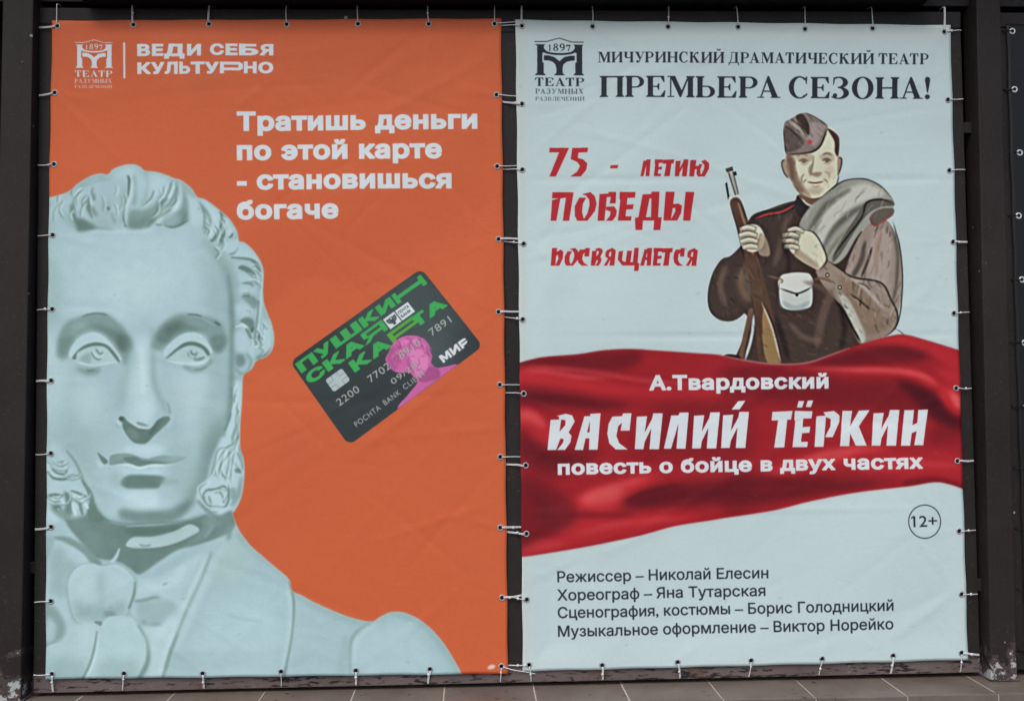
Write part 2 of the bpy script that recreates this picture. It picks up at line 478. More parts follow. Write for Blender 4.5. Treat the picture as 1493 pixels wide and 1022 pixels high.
def plaster_bust(cv):
    sil = [(50, 293), (75, 288), (100, 280), (115, 268), (132, 258), (146, 254), (158, 255), (166, 247), (182, 241.5), (195, 240.5), (205, 244),
           (212, 250), (225, 251), (240, 255), (255, 261), (265, 264), (280, 276), (288, 288), (300, 292), (318, 305), (335, 320), (346, 338),
           (349, 352), (356, 354), (368, 364), (380, 382), (384, 398), (383, 420), (384, 440), (389, 456), (396, 474), (399, 495), (395, 512), (385, 521),
           (373, 526), (366, 538), (355, 546), (353, 560), (352, 590), (350, 620), (350, 650), (355, 668), (356.5, 690), (353, 720), (346, 738), (338, 750)]
    body = [(339, 749), (346, 768), (354, 781), (366, 796), (383, 811), (398, 824), (412.6, 836), (422, 846), (426, 861), (440, 868), (462, 880),
            (508, 899), (541, 906), (554, 899), (569.5, 892.5), (588, 892.5), (610, 902), (628, 916), (646.5, 937), (662, 962), (674, 985), (680, 1010)]
    sil = [tuple(p) for p in smooth(sil, False, 5)]+[tuple(p) for p in smooth(body, False, 5)]+[(50, 1010)]
    cv.setclip([np.array(sil)], 0.35)
    L, Hi, M, D, K, KK = (171, 199, 205), (184, 210, 215), (148, 177, 178), (122, 149, 145), (104, 129, 123), (84, 107, 101)
    W = lambda *p: list(p)
    cv.poly([(40, 200), (700, 200), (700, 1020), (40, 1020)], (161, 190, 195), sm=False)
    P, Ln = cv.poly, cv.line
    # rim of the whole silhouette a touch darker, as a lit round form
    Ln([tuple(p) for p in sil[:-1]], [10, 10], M, 3.5, .75)
    Ln([tuple(p) for p in sil[:-1]], [2.5, 2.5], Hi, .8, .5)
    # ---- forehead, cheeks
    P([(95, 350), (180, 338), (270, 350), (310, 400), (318, 450), (250, 452), (190, 470), (130, 450), (80, 455), (70, 400)], L, 14)
    P([(110, 395), (240, 385), (250, 440), (215, 450), (120, 440)], Hi, 20, .45)
    P([(188, 500), (222, 500), (222, 600), (205, 620), (190, 600)], Hi, 7, .8)
    P([(250, 540), (305, 535), (312, 590), (290, 640), (262, 650), (248, 600)], L, 12, .8)
    P([(75, 545), (130, 548), (160, 600), (150, 650), (100, 640), (80, 600)], (162, 192, 195), 12, .8)
    P([(70, 480), (92, 520), (100, 560), (72, 620)], Hi, 9, .6)
    # right side plane turning away
    Ln([(300, 352), (326, 385), (337, 425), (338, 480), (337, 540), (334, 590), (326, 630), (308, 672), (285, 712), (258, 745)], [8, 14, 14, 14, 12, 18, 30, 32, 28, 16], D, 6, .62)
    Ln([(292, 370), (312, 410), (318, 470), (316, 540), (310, 600), (290, 650)], [6, 26, 30, 30, 34, 20], M, 9, .7)
    Ln([(333, 400), (338, 450), (337.5, 520), (336, 580), (331, 615)], [3, 7, 6, 6, 3], K, 2.4, .5)
    Ln([(318, 610), (306, 650), (288, 690)], [8, 26, 8], K, 8, .5)
    Ln([(331, 620), (310, 660), (296, 700), (268, 742)], [3, 10, 12, 6], D, 4, .5)
    # ---- left eye socket
    z4 = lambda p: Z(60, 430, 7.3, p)
    P(z4([(160, 560), (190, 420), (270, 290), (420, 225), (560, 195), (700, 205), (820, 290), (910, 390), (958, 500), (940, 640), (890, 760), (860, 700), (830, 620), (760, 500), (640, 405), (520, 390), (400, 430), (320, 540), (280, 660), (230, 690), (170, 660)]), D, 2.6, .82)
    P(z4([(470, 330), (600, 320), (740, 360), (870, 410), (950, 500), (945, 600), (850, 600), (790, 520), (690, 420), (580, 360)]), K, 3.2, .75)
    P(z4([(800, 430), (930, 450), (950, 540), (900, 600), (820, 570)]), KK, 3, .45)
    P(z4([(200, 470), (300, 440), (330, 470), (280, 600), (230, 640), (190, 600)]), K, 3, .45)
    Ln(z4([(420, 235), (520, 205), (640, 200), (720, 222)]), 3, K, .7, .8)
    P(z4([(300, 330), (430, 300), (470, 330), (380, 380)]), M, 3, .5)
    # upper lid, eyeball
    P(z4([(290, 640), (330, 530), (420, 440), (540, 400), (640, 425), (720, 500), (790, 590), (850, 680), (820, 700), (700, 560), (600, 510), (480, 520), (380, 590), (335, 670)]), (174, 201, 206), 1.1)
    P(z4([(335, 670), (400, 590), (520, 540), (650, 545), (760, 620), (830, 700), (700, 715), (520, 740), (400, 710)]), (168, 196, 198), .8)
    P(z4([(400, 680), (470, 620), (520, 620), (520, 730), (430, 715)]), D, 2, .45)
    P(z4([(325, 665), (390, 585), (470, 530), (580, 505), (680, 525), (760, 590), (830, 700), (815, 715), (770, 660), (700, 575), (640, 545), (540, 545), (440, 580), (375, 620), (365, 680), (340, 682)]), K, .5, .95)
    Ln(z4([(525, 600), (550, 650), (590, 685), (640, 680)]), 2.2, K, .4, .85)
    Ln(z4([(570, 565), (600, 610), (630, 628), (655, 600)]), 2.8, D, .5, .95)
    Ln(z4([(545, 590), (570, 640), (620, 665), (665, 620)]), 2, Hi, .5, .8)
    Ln(z4([(350, 700), (450, 735), (560, 750), (700, 725), (820, 712)]), 3, Hi, .8, .95)
    P(z4([(360, 770), (480, 780), (620, 775), (590, 840), (480, 860), (400, 820)]), D, 2.6, .7)
    Ln(z4([(470, 800), (520, 806), (570, 795)]), 3, K, 1, .5)
    # ---- right eye socket
    z5 = lambda p: Z(200, 430, 7.3, p)
    P(z5([(155, 560), (180, 430), (250, 320), (370, 230), (500, 200), (640, 215), (760, 240), (880, 290), (940, 420), (945, 520), (880, 610), (800, 590), (740, 440), (640, 390), (540, 395), (430, 440), (330, 520), (250, 590), (200, 580)]), D, 2.6, .82)
    P(z5([(200, 460), (300, 320), (450, 260), (560, 330), (700, 380), (640, 390), (520, 380), (400, 430), (290, 520)]), K, 3, .75)
    P(z5([(300, 350), (420, 300), (450, 350), (330, 430)]), KK, 3, .4)
    P(z5([(790, 440), (930, 430), (945, 520), (900, 590), (850, 605), (790, 540)]), K, 3, .6)
    Ln(z5([(800, 560), (860, 500), (935, 480)]), 2, D, .8, .5)
    Ln(z5([(530, 205), (640, 218), (700, 242)]), 2.4, KK, .5, .75)
    Ln(z5([(820, 280), (860, 310), (890, 325)]), 3.2, KK, .7, .8)
    Ln(z5([(560, 222), (660, 240), (720, 262), (830, 330)]), 2, M, .6, .8)
    P(z5([(270, 620), (340, 520), (460, 430), (570, 400), (680, 425), (750, 510), (800, 600), (770, 620), (700, 540), (600, 500), (500, 510), (400, 580), (320, 660)]), (174, 201, 206), 1.1)
    P(z5([(305, 670), (400, 600), (500, 545), (620, 545), (700, 590), (770, 640), (700, 690), (560, 715), (400, 690)]), (168, 196, 198), .8)
    P(z5([(305, 665), (400, 580), (500, 510), (600, 498), (690, 530), (750, 580), (770, 640), (740, 640), (690, 575), (600, 540), (520, 545), (430, 590), (350, 650), (310, 675)]), K, .5, .95)
    Ln(z5([(530, 600), (550, 650), (590, 680), (640, 640)]), 2.2, D, .5, .9)
    Ln(z5([(565, 580), (575, 620), (610, 635), (640, 610)]), 3, K, .5, .75)
    P(z5([(590, 690), (650, 670), (720, 655), (690, 690), (640, 700)]), K, .7, .7)
    Ln(z5([(545, 640), (580, 690), (600, 660)]), 1.6, Hi, .4, .8)
    Ln(z5([(310, 700), (450, 725), (600, 735), (700, 715), (770, 670)]), 4.5, Hi, 1, .95)
    P(z5([(480, 750), (620, 770), (730, 740), (780, 680), (800, 700), (730, 790), (620, 840), (530, 810)]), D, 2.2, .7)
    Ln(z5([(590, 800), (680, 790), (740, 750)]), 3, K, 1.2, .55)
    # ---- nose
    z8 = lambda p: Z(120, 580, 7.3, p)
    Ln([(191, 485), (190, 520), (178, 560), (172, 600)], [4, 10, 10, 5], M, 5, .8)
    Ln([(222, 478), (222, 520), (224, 560), (235, 585), (245, 605)], [3, 6, 7, 5, 4], D, 3.5, .55)
    P(z8([(385, 215), (430, 200), (480, 250), (560, 300), (620, 325), (710, 320), (790, 240), (860, 200), (925, 205), (920, 250), (850, 320), (760, 400), (680, 480), (620, 492), (540, 475), (470, 400), (425, 320), (415, 260)]), K, 1.1, .96)
    P(z8([(790, 250), (860, 210), (920, 215), (900, 260), (820, 320), (740, 380), (700, 400), (720, 340)]), KK, 1, .55)
    P(z8([(460, 340), (560, 340), (600, 420), (560, 460), (490, 410)]), D, 1.6, .5)
    Ln(z8([(385, 212), (410, 225), (430, 235)]), [4, 7, 3], KK, .7, .9)
    Ln(z8([(455, 225), (520, 265), (580, 305), (640, 318), (710, 318), (780, 255)]), 2.6, (176, 200, 200), .5, .9)
    P(z8([(570, 255), (640, 270), (700, 300), (640, 300), (590, 285)]), D, 1, .9)
    Ln(z8([(345, 270), (370, 300), (410, 320)]), 2.5, M, .8, .8)
    Ln(z8([(355, 240), (375, 270), (405, 285)]), 2.5, Hi, .8, .8)
    P(z8([(620, 20), (740, 20), (760, 160), (700, 240), (620, 180)]), Hi, 3, .75)
    Ln(z8([(900, 50), (920, 120), (925, 180)]), 2.5, D, .8, .6)
    Ln(z8([(945, 180), (950, 230), (900, 300)]), 4, Hi, 1.6, .5)
    # ---- philtrum and mouth
    P(z8([(460, 500), (620, 520), (800, 490), (900, 560), (720, 620), (560, 590), (440, 560)]), Hi, 3.5, .7)
    P(z8([(300, 610), (420, 590), (520, 600), (600, 630), (690, 648), (760, 630), (870, 612), (990, 618), (1105, 628), (1040, 670), (950, 705), (760, 712), (640, 738), (560, 725), (480, 712), (300, 720), (280, 670)]), D, 1.2, .85)
    P(z8([(430, 640), (560, 630), (640, 665), (760, 670), (900, 680), (1040, 640), (1100, 630), (1000, 690), (900, 712), (760, 712), (620, 738), (560, 722), (500, 700)]), K, .9, .85)
    P(z8([(150, 582), (200, 615), (265, 675), (230, 708), (200, 680)]), K, .6, .95)
    P(z8([(140, 640), (190, 690), (230, 720), (180, 745), (150, 720)]), Hi, 1.2, .6)
    Ln(z8([(280, 722), (480, 712), (600, 745), (740, 718), (900, 718), (1060, 680)]), 4, Hi, .9, .95)
    P(z8([(360, 760), (500, 745), (640, 775), (860, 745), (980, 760), (900, 810), (440, 815)]), L, 2, .8)
    P(z8([(400, 900), (450, 840), (540, 818), (800, 825), (880, 850), (840, 920), (790, 960), (520, 968), (430, 940)]), K, 1.8, .95)
    P(z8([(860, 850), (1000, 870), (1030, 890), (960, 920), (850, 930)]), D, 2, .5)
    P(z8([(300, 800), (430, 800), (400, 960), (300, 900)]), M, 4, .6)
    cv.line(z8([(276, 752), (284, 752)]), [1.5, 1.5], K, .3, .8)
    # chin
    P([(170, 716), (215, 720), (262, 712), (255, 740), (205, 744), (165, 738)], L, 5, .8)
    P([(175, 742), (205, 744), (245, 742), (282, 728), (262, 756), (225, 764), (180, 758)], K, 3.5, .75)
    # ---- neck shadow and collar
    NK = (110, 135, 130)
    P([(118, 690), (128, 712), (140, 738), (158, 757), (186, 762), (262, 758), (320, 744), (345, 752), (336, 775), (300, 790), (262, 800), (235, 816), (205, 836), (190, 828), (172, 818), (140, 812), (118, 790), (98, 765), (92, 745), (120, 740), (128, 722)], NK, 1.8, .9)
    P([(128, 720), (150, 752), (186, 764), (180, 790), (150, 780), (120, 755)], K, 4, .6)
    P([(150, 775), (190, 770), (178, 815), (150, 800)], K, 4, .4)
    P([(185, 768), (250, 766), (300, 755), (296, 768), (250, 778), (190, 780)], K, 2.5, .55)
    P([(186, 800), (240, 800), (290, 784), (255, 800), (205, 832), (190, 822)], K, 3, .5)
    P([(298, 752), (330, 746), (340, 756), (320, 768), (300, 772)], D, 3, .6)
    Ln([(240, 762), (285, 752), (330, 738)], 3, M, 1.6, .5)
    Ln([(150, 760), (190, 765), (250, 763), (300, 750)], 2.2, M, 1, .45)
    z7b = lambda p: Z(60, 760, 4.26, p)
    z7c = lambda p: Z(220, 760, 4.26, p)
    # turned-up collar edge, bright
    P(z7b([(530, 140), (580, 95), (700, 90), (820, 60), (852, 48), (930, 15), (985, 55), (900, 110), (780, 150), (660, 165), (560, 160)]), (164, 191, 193), 1.2)
    Ln(z7b([(610, 140), (650, 150), (690, 142)]), 3, D, .8, .8)
    Ln(z7b([(560, 162), (680, 172), (800, 155), (905, 112), (985, 60)]), 3, K, 1.6, .8)
    P(z7b([(540, 30), (700, 30), (850, 20), (850, 50), (720, 85), (560, 85)]), KK, 3, .4)
    Ln(z7b([(538, 30), (560, 28), (800, 12)]), 2, M, .8, .7)
    Ln(z7b([(490, 165), (470, 215), (440, 255)]), [2, 5, 6], L, .9, .9)
    Ln(z7c([(380, 10), (340, 60), (300, 110), (230, 150)]), [3, 9, 9, 3], D, 2, .8)
    Ln(z7c([(395, 20), (360, 70), (330, 110)]), 4, M, 1.6, .5)
    # shirt front beneath the shadow
    P(z7b([(590, 362), (680, 352), (780, 315), (852, 275), (960, 215), (1010, 195), (960, 300), (900, 430), (850, 560), (780, 700), (700, 740), (640, 640), (560, 560), (570, 450)]), L, 2)
    P(z7b([(600, 400), (760, 360), (852, 300), (900, 280), (860, 380), (720, 430), (600, 440)]), Hi, 3, .7)
    Ln(z7b([(582, 495), (640, 488), (700, 470), (740, 470)]), [3, 5, 4, 2], D, 1.3, .9)
    P(z7b([(600, 500), (760, 480), (850, 520), (760, 620), (660, 650), (600, 600)]), M, 4, .7)
    Ln(z7b([(630, 610), (660, 645), (760, 630)]), 6, D, 2.4, .6)
    Ln(z7c([(75, 395), (90, 385), (108, 380)]), 1.8, D, .5, .7)
    # lapel edges
    Ln(z7c([(380, 190), (320, 340), (240, 510), (160, 700), (100, 880), (75, 965)]), [2, 5, 5, 4, 4, 3], D, 1.5, .75)
    Ln(z7c([(470, 130), (400, 250), (330, 400), (240, 600), (160, 800)]), [2, 12, 12, 10, 4], Hi, 3.5, .55)
    Ln(z7c([(350, 200), (290, 350), (210, 520), (130, 720), (60, 940)]), [4, 10, 10, 9, 8], Hi, 2.2, .7)
    P(z7c([(440, 130), (520, 60), (560, 120), (620, 200), (560, 330), (440, 400), (380, 330)]), (164, 193, 192), 8, .8)
    Ln(z7c([(490, 0), (490, 60), (480, 115)]), [8, 7, 3], D, 2.2, .8)
    Ln(z7c([(520, 20), (560, 110), (600, 160)]), [3, 8, 3], M, 2.5, .6)
    Ln(z7c([(860, 370), (885, 480), (885, 600), (870, 740), (840, 900), (830, 960)]), [3, 4, 4, 4, 4, 4], D, 1.2, .8)
    Ln(z7c([(840, 380), (862, 480), (866, 600), (850, 740), (815, 900)]), [3, 5, 5, 5, 4], Hi, 2, .6)
    P(z7c([(420, 500), (700, 450), (820, 560), (780, 900), (400, 940), (260, 800)]), (172, 202, 207), 12, .8)
    Ln(z7c([(440, 560), (560, 600), (700, 620)]), 4, M, 1.6, .35)
    # ---- cravat bow
    P(z7b([(30, 240), (90, 120), (180, 140), (300, 220), (330, 260), (200, 330), (170, 440), (180, 560), (220, 640), (150, 720), (60, 740), (30, 500)]), L, 2, .8)
    P(z7b([(20, 110), (85, 100), (60, 190), (25, 250)]), M, 2, .8)
    P(z7b([(75, 100), (160, 95), (260, 140), (330, 200), (380, 262), (320, 262), (250, 190), (150, 130)]), D, 1.4, .85)
    P(z7b([(60, 190), (110, 150), (170, 230), (230, 280), (170, 350), (100, 380), (50, 300)]), M, 5, .8)
    P(z7b([(60, 360), (160, 380), (140, 470), (60, 440)]), M, 4, .6)
    P(z7b([(20, 520), (70, 520), (110, 560), (150, 640), (140, 710), (90, 750), (20, 770)]), D, 2.6, .65)
    P(z7b([(40, 600), (90, 640), (80, 730), (30, 750)]), L, 3, .8)
    # knot
    knot = z7b([(165, 420), (180, 340), (230, 280), (310, 258), (380, 275), (460, 262), (520, 290), (585, 360), (580, 440), (550, 520), (520, 590), (440, 600), (390, 640), (300, 640), (220, 620), (185, 540)])
    P(knot, D, 3, .7)
    P(knot, (170, 200, 204), .7)
    P(z7b([(220, 310), (320, 290), (330, 360), (300, 450), (220, 440)]), Hi, 5, .55)
    P(z7b([(430, 310), (520, 340), (540, 430), (480, 470), (430, 400)]), Hi, 5, .4)
    P(z7b([(200, 500), (320, 520), (420, 520), (530, 480), (520, 570), (440, 590), (380, 620), (280, 620), (210, 580)]), M, 5, .85)
    P(z7b([(390, 560), (460, 560), (450, 590), (400, 590)]), D, 2, .7)
    P(z7b([(330, 620), (380, 625), (370, 652), (340, 640)]), K, 1.2, .7)
    Ln(z7b([(585, 370), (578, 450), (545, 540)]), [2, 4, 4], D, 1.2, .8)
    Ln(z7b([(375, 300), (370, 400), (380, 520)]), 8, M, 4, .5)
    # hanging ends
    P(z7b([(400, 605), (540, 590), (600, 640), (650, 740), (655, 850), (620, 930), (590, 985), (260, 985), (310, 860), (340, 740)]), (172, 202, 206), 1)
    P(z7b([(220, 640), (370, 655), (330, 800), (290, 920), (240, 990), (30, 990), (30, 790), (130, 740)]), (170, 199, 203), 1.2)
    P(z7b([(60, 860), (200, 850), (300, 880), (260, 980), (40, 980)]), M, 7, .8)
    P(z7b([(380, 860), (560, 850), (620, 900), (560, 985), (350, 985)]), M, 7, .8)
    P(z7b([(230, 650), (350, 665), (310, 770), (220, 760)]), Hi, 5, .6)
    Ln(z7b([(345, 680), (325, 800), (295, 900), (250, 985)]), [2, 3, 4, 3], D, 1, .8)
    Ln(z7b([(360, 690), (345, 800), (315, 900), (275, 985)]), [2, 4, 4, 3], Hi, 1.2, .7)
    Ln(z7b([(600, 640), (662, 740), (668, 850), (640, 920), (600, 985)]), [2, 5, 7, 7, 6], D, 1.6, .85)
    P(z7b([(630, 650), (740, 650), (800, 600), (850, 620), (800, 800), (750, 980), (670, 980), (680, 830)]), Hi, 3, .6)
    Ln(z7b([(852, 690), (800, 820), (770, 920), (750, 985)]), [3, 5, 4, 3], D, 1.6, .65)
    # ---- hair, front roll
    z1 = lambda p: Z(60, 230, 7.3, p)
    P(z1([(330, 480), (350, 600), (420, 660), (560, 720), (760, 765), (760, 780), (600, 770), (400, 785), (320, 640)]), D, 2.2, .85)
    P(z1([(380, 660), (480, 660), (580, 730), (560, 765), (400, 780)]), K, 2.4, .75)
    P(z1([(310, 520), (345, 500), (380, 640), (420, 740), (360, 700), (320, 600)]), K, 1.5, .7)
    P(z1([(220, 560), (300, 620), (360, 700), (380, 760), (300, 720), (230, 640)]), M, 3, .8)
    P(z1([(90, 440), (200, 400), (260, 390), (200, 470), (120, 560), (80, 600)]), Hi, 4, .6)
    P(z1([(80, 480), (160, 460), (120, 520), (80, 560)]), M, 3, .7)
    Ln(z1([(300, 390), (420, 310), (540, 280), (640, 240), (760, 235)]), 4, M, 1.6, .8)
    Ln(z1([(320, 360), (440, 270), (560, 220), (700, 190)]), 5, M, 2.4, .6)
    Ln(z1([(330, 470), (350, 380), (430, 310), (520, 285)]), 4, M, 1.4, .8)
    Ln(z1([(375, 480), (395, 390), (450, 330)]), 3, M, 1, .8)
    Ln(z1([(360, 470), (380, 380), (440, 320)]), 3.5, Hi, 1, .8)
    Ln(z1([(400, 620), (370, 540), (375, 470)]), 5, M, 2, .6)
    Ln(z1([(515, 420), (508, 500), (520, 580), (550, 650)]), [2, 6, 5, 2], K, .9, .8)
    Ln(z1([(495, 430), (490, 520), (505, 600), (540, 665)]), 5, D, 2, .6)
    Ln(z1([(560, 310), (545, 380), (560, 440), (580, 460)]), 3.5, D, .8, .8)
    Ln(z1([(570, 370), (572, 420), (582, 450)]), 3, K, .8, .6)
    Ln(z1([(530, 400), (535, 470), (560, 540), (600, 620)]), 4, Hi, 1.2, .7)
    P(z1([(540, 510), (580, 540), (610, 620), (570, 620), (540, 570)]), D, 1.4, .8)
    Ln(z1([(420, 440), (440, 540), (490, 620), (540, 680)]), 7, L, 2, .6)
    P(z1([(600, 300), (720, 280), (760, 400), (720, 480), (620, 440)]), (160, 190, 195), 5, .8)
    P(z1([(640, 480), (740, 500), (740, 570), (700, 600), (640, 560)]), M, 4, .7)
    P(z1([(700, 525), (735, 530), (735, 560), (705, 562)]), K, 1, .8)
    P(z1([(560, 640), (700, 640), (760, 700), (700, 760), (580, 740)]), M, 5, .7)
    Ln(z1([(760, 580), (770, 640), (800, 710)]), 4, D, 1.8, .6)
    P(z1([(800, 480), (880, 490), (870, 620), (800, 640)]), L, 4, .8)
    P(z1([(800, 640), (880, 640), (880, 740), (820, 740)]), M, 4, .6)
    P(z1([(800, 110), (950, 90), (1040, 110), (1080, 160), (940, 190), (780, 200)]), Hi, 5, .6)
    Ln(z1([(925, 195), (945, 240), (940, 320), (930, 400), (905, 470), (890, 560), (885, 650), (905, 740)]), [2, 5, 4, 3, 3, 4, 4, 2], KK, .8, .8)
    Ln(z1([(900, 300), (880, 420), (860, 560), (850, 680)]), 9, M, 3, .6)
    Ln(z1([(965, 180), (975, 300), (960, 420), (915, 500), (905, 600), (915, 720)]), [3, 6, 6, 5, 5, 5], Hi, 1.3, .8)
    Ln(z1([(990, 170), (1010, 290), (1005, 420), (985, 520)]), 5, D, 2, .6)
    Ln(z1([(1090, 150), (1135, 220), (1135, 340), (1100, 450), (1050, 540)]), 5, M, 1.8, .9)
    P(z1([(1010, 180), (1100, 190), (1110, 320), (1050, 430), (1010, 400)]), L, 4, .7)
    P(z1([(1160, 170), (1300, 190), (1380, 260), (1360, 380), (1260, 440), (1160, 400), (1140, 280)]), (172, 201, 206), 5)
    P(z1([(1180, 190), (1280, 210), (1260, 280), (1180, 290)]), Hi, 5, .5)
    P(z1([(960, 560), (1100, 560), (1220, 500), (1300, 460), (1260, 560), (1190, 660), (1120, 740), (1000, 765), (930, 750), (925, 650)]), D, 3, .8)
    P(z1([(940, 660), (1080, 640), (1180, 620), (1120, 740), (960, 760)]), K, 4, .5)
    Ln(z1([(1360, 430), (1290, 480), (1250, 580), (1200, 660), (1130, 740)]), [3, 7, 9, 7, 3], K, 1.5, .75)
    Ln(z1([(1395, 250), (1370, 350), (1320, 450)]), 4, D, 1, .7)
    Ln(z1([(1425, 260), (1400, 360), (1345, 460)]), 3.5, Hi, .8, .9)
    Ln(z1([(1450, 300), (1430, 390), (1370, 490), (1290, 560)]), 3.5, D, 1, .8)
    Ln(z1([(1480, 420), (1410, 520), (1340, 590), (1230, 640)]), 4, D, 1.2, .8)
    Ln(z1([(1470, 470), (1400, 560), (1310, 640), (1220, 700)]), 5, Hi, 1.6, .7)
    P(z1([(1240, 560), (1340, 500), (1320, 600), (1230, 650)]), (150, 176, 170), 2, .7)
    P(z1([(1300, 690), (1400, 620), (1500, 560), (1600, 560), (1600, 660), (1500, 720), (1400, 742), (1330, 725)]), D, 2.4, .75)
    Ln(z1([(1310, 720), (1400, 742), (1480, 720), (1580, 660)]), 3, KK, .8, .7)
    Ln(z1([(1220, 705), (1250, 720), (1300, 715)]), 3, D, 1, .7)
    Ln(z1([(400, 795), (600, 785), (780, 790), (960, 785), (1100, 785), (1250, 745)]), 5, Hi, 1.8, .5)
    # ---- hair, right side above temple
    z2 = lambda p: Z(240, 250, 6.812, p)
    Ln(z2([(110, 110), (140, 180), (130, 270), (60, 380), (0, 430)]), 5, D, 1.4, .7)
    Ln(z2([(150, 120), (165, 200), (150, 300), (90, 400), (20, 480)]), 6, Hi, 1.6, .7)
    P(z2([(180, 180), (220, 240), (235, 330), (220, 420), (160, 510), (90, 550), (120, 450), (170, 360), (190, 270)]), D, 2, .75)
    Ln(z2([(225, 260), (240, 360), (215, 450), (150, 525)]), 5, K, 1.6, .6)
    P(z2([(0, 430), (60, 410), (140, 420), (150, 500), (80, 545), (0, 535)]), M, 2.5, .7)
    P(z2([(235, 210), (300, 260), (340, 300), (360, 380), (390, 480), (340, 560), (270, 520), (240, 430)]), L, 3)
    Ln(z2([(170, 130), (250, 200), (330, 262)]), [4, 14, 4], M, 2.5, .8)
    Ln(z2([(345, 300), (400, 380), (450, 440), (465, 520), (440, 600)]), 5, D, 1.5, .8)
    Ln(z2([(370, 340), (400, 430), (400, 520), (385, 600)]), 4, D, 1.2, .6)
    P(z2([(350, 280), (430, 300), (520, 380), (560, 460), (540, 560), (480, 680), (440, 670), (470, 560), (470, 460), (420, 370)]), L, 1.6)
    P(z2([(430, 320), (500, 390), (520, 470), (490, 500), (450, 400)]), Hi, 3, .6)
    Ln(z2([(560, 400), (575, 470), (555, 570), (490, 680), (455, 690)]), [3, 4, 4, 5, 3], K, .9, .8)
    Ln(z2([(585, 420), (615, 520), (600, 640), (560, 740)]), [2, 5, 9, 4], D, 1.4, .8)
    Ln(z2([(600, 560), (580, 650), (550, 720)]), 4, K, 1.1, .7)
    P(z2([(610, 470), (680, 560), (690, 620), (640, 670), (620, 600)]), L, 2)
    P(z2([(600, 730), (680, 680), (740, 690), (740, 760), (690, 800), (620, 800), (590, 760)]), L, 1.6)
    Ln(z2([(640, 660), (665, 650), (685, 610)]), 3, KK, .7, .7)
    P(z2([(640, 830), (700, 800), (740, 750), (735, 790), (690, 825)]), K, 1, .8)
    Ln(z2([(400, 630), (415, 580), (410, 550)]), 3, D, .8, .7)
    for q in ((345, 372), (410, 552), (552, 676), (585, 690), (540, 740)):
        cv.line(z2([(q[0]-6, q[1]), (q[0]+6, q[1]+3)]), [1.6, 1.6], K, .4, .7)
    # ---- curls beside the temple and ear
    z3 = lambda p: Z(300, 380, 5.68, p)
    P(z2([(760, 710), (850, 760), (930, 860), (975, 960), (930, 930), (850, 870), (760, 860), (700, 850)]), L, 2)
    Ln(z2([(660, 858), (760, 865), (860, 880), (920, 930), (950, 1000)]), [2, 3, 4, 6, 4], K, 1, .8)
    P(z3([(270, 65), (300, 40), (360, 60), (410, 110), (415, 140), (370, 120), (320, 90)]), K, 1, .85)
    P(z3([(270, 110), (360, 130), (400, 180), (300, 185)]), L, 2, .8)
    Ln(z3([(300, 192), (350, 188), (400, 212)]), 2.6, K, .7, .8)
    P(z3([(280, 210), (380, 220), (420, 270), (300, 290)]), L, 2, .8)
    P(z3([(300, 290), (380, 290), (440, 350), (400, 400), (330, 340)]), D, 2, .8)
    Ln(z3([(300, 296), (340, 290), (370, 297)]), 2.4, K, .7, .8)
    P(z3([(260, 360), (340, 360), (370, 420), (330, 480), (260, 480), (245, 420)]), L, 2.6)
    P(z3([(280, 500), (330, 470), (390, 490), (400, 560), (370, 590), (340, 540), (300, 530)]), K, 1.6, .8)
    Ln(z3([(235, 545), (270, 530), (310, 535), (345, 565)]), [3, 6, 5, 3], Hi, .7, .95)
    Ln(z3([(230, 560), (240, 535), (290, 520)]), 2, K, .6, .7)
    Ln(z3([(330, 560), (350, 600), (375, 650)]), [3, 5, 3], K, 1, .8)
    Ln(z3([(375, 600), (385, 570), (392, 550)]), 3, KK, .7, .8)
    P(z3([(240, 600), (320, 590), (350, 680), (320, 750), (250, 740)]), L, 2.6, .8)
    P(z3([(250, 780), (310, 780), (330, 840), (290, 880), (250, 860)]), K, 2, .7)
    Ln(z3([(330, 760), (370, 830), (350, 900)]), 5, D, 1.6, .6)
    P(z3([(330, 670), (390, 680), (400, 780), (370, 800)]), L, 2, .6)
    Ln(z3([(455, 240), (455, 330), (440, 450), (415, 600), (410, 720)]), [2, 4, 4, 5, 4], Hi, .8, .7)
    Ln(z3([(440, 330), (425, 480), (405, 620), (420, 700)]), [2, 3, 4, 4], K, .9, .6)
    Ln(z3([(470, 60), (470, 180), (460, 280)]), 3, Hi, .8, .6)
    P(z3([(430, 610), (460, 620), (450, 660), (430, 655)]), KK, 1, .7)
    P(z3([(480, 480), (530, 560), (545, 660), (520, 740), (480, 750), (500, 640)]), Hi, 3, .6)
    P(z3([(420, 790), (500, 760), (540, 720), (500, 800), (430, 840)]), D, 1.6, .8)
    Ln(z3([(480, 525), (495, 555), (510, 570)]), 2.5, K, .6, .6)
    Ln(z3([(350, 240), (400, 330), (430, 360)]), 4, D, 1.2, .5)
    Ln(z3([(240, 880), (280, 930), (320, 935), (380, 890)]), 5, D, 1.6, .6)
    # ---- hair strand down to the right side-whisker
    z7 = lambda p: Z(250, 560, 4.44, p)
    P(z7([(400, 0), (455, 0), (440, 250), (440, 400), (400, 420), (350, 330), (385, 200)]), L, 1.4)
    Ln(z7([(390, 20), (385, 180), (345, 300)]), [2, 3, 3], K, 1, .6)
    Ln(z7([(420, 140), (430, 230), (400, 330), (385, 400)]), 4, D, 1, .7)
    Ln(z7([(440, 300), (430, 370), (445, 430), (465, 500)]), 3, K, .8, .6)
    P(z7([(330, 340), (400, 380), (460, 480), (470, 600), (440, 720), (400, 800), (330, 860), (240, 840), (160, 730), (230, 620), (260, 500)]), L, 2)
    Ln(z7([(300, 400), (270, 500), (265, 560), (280, 600)]), 4, M, 1.2, .9)
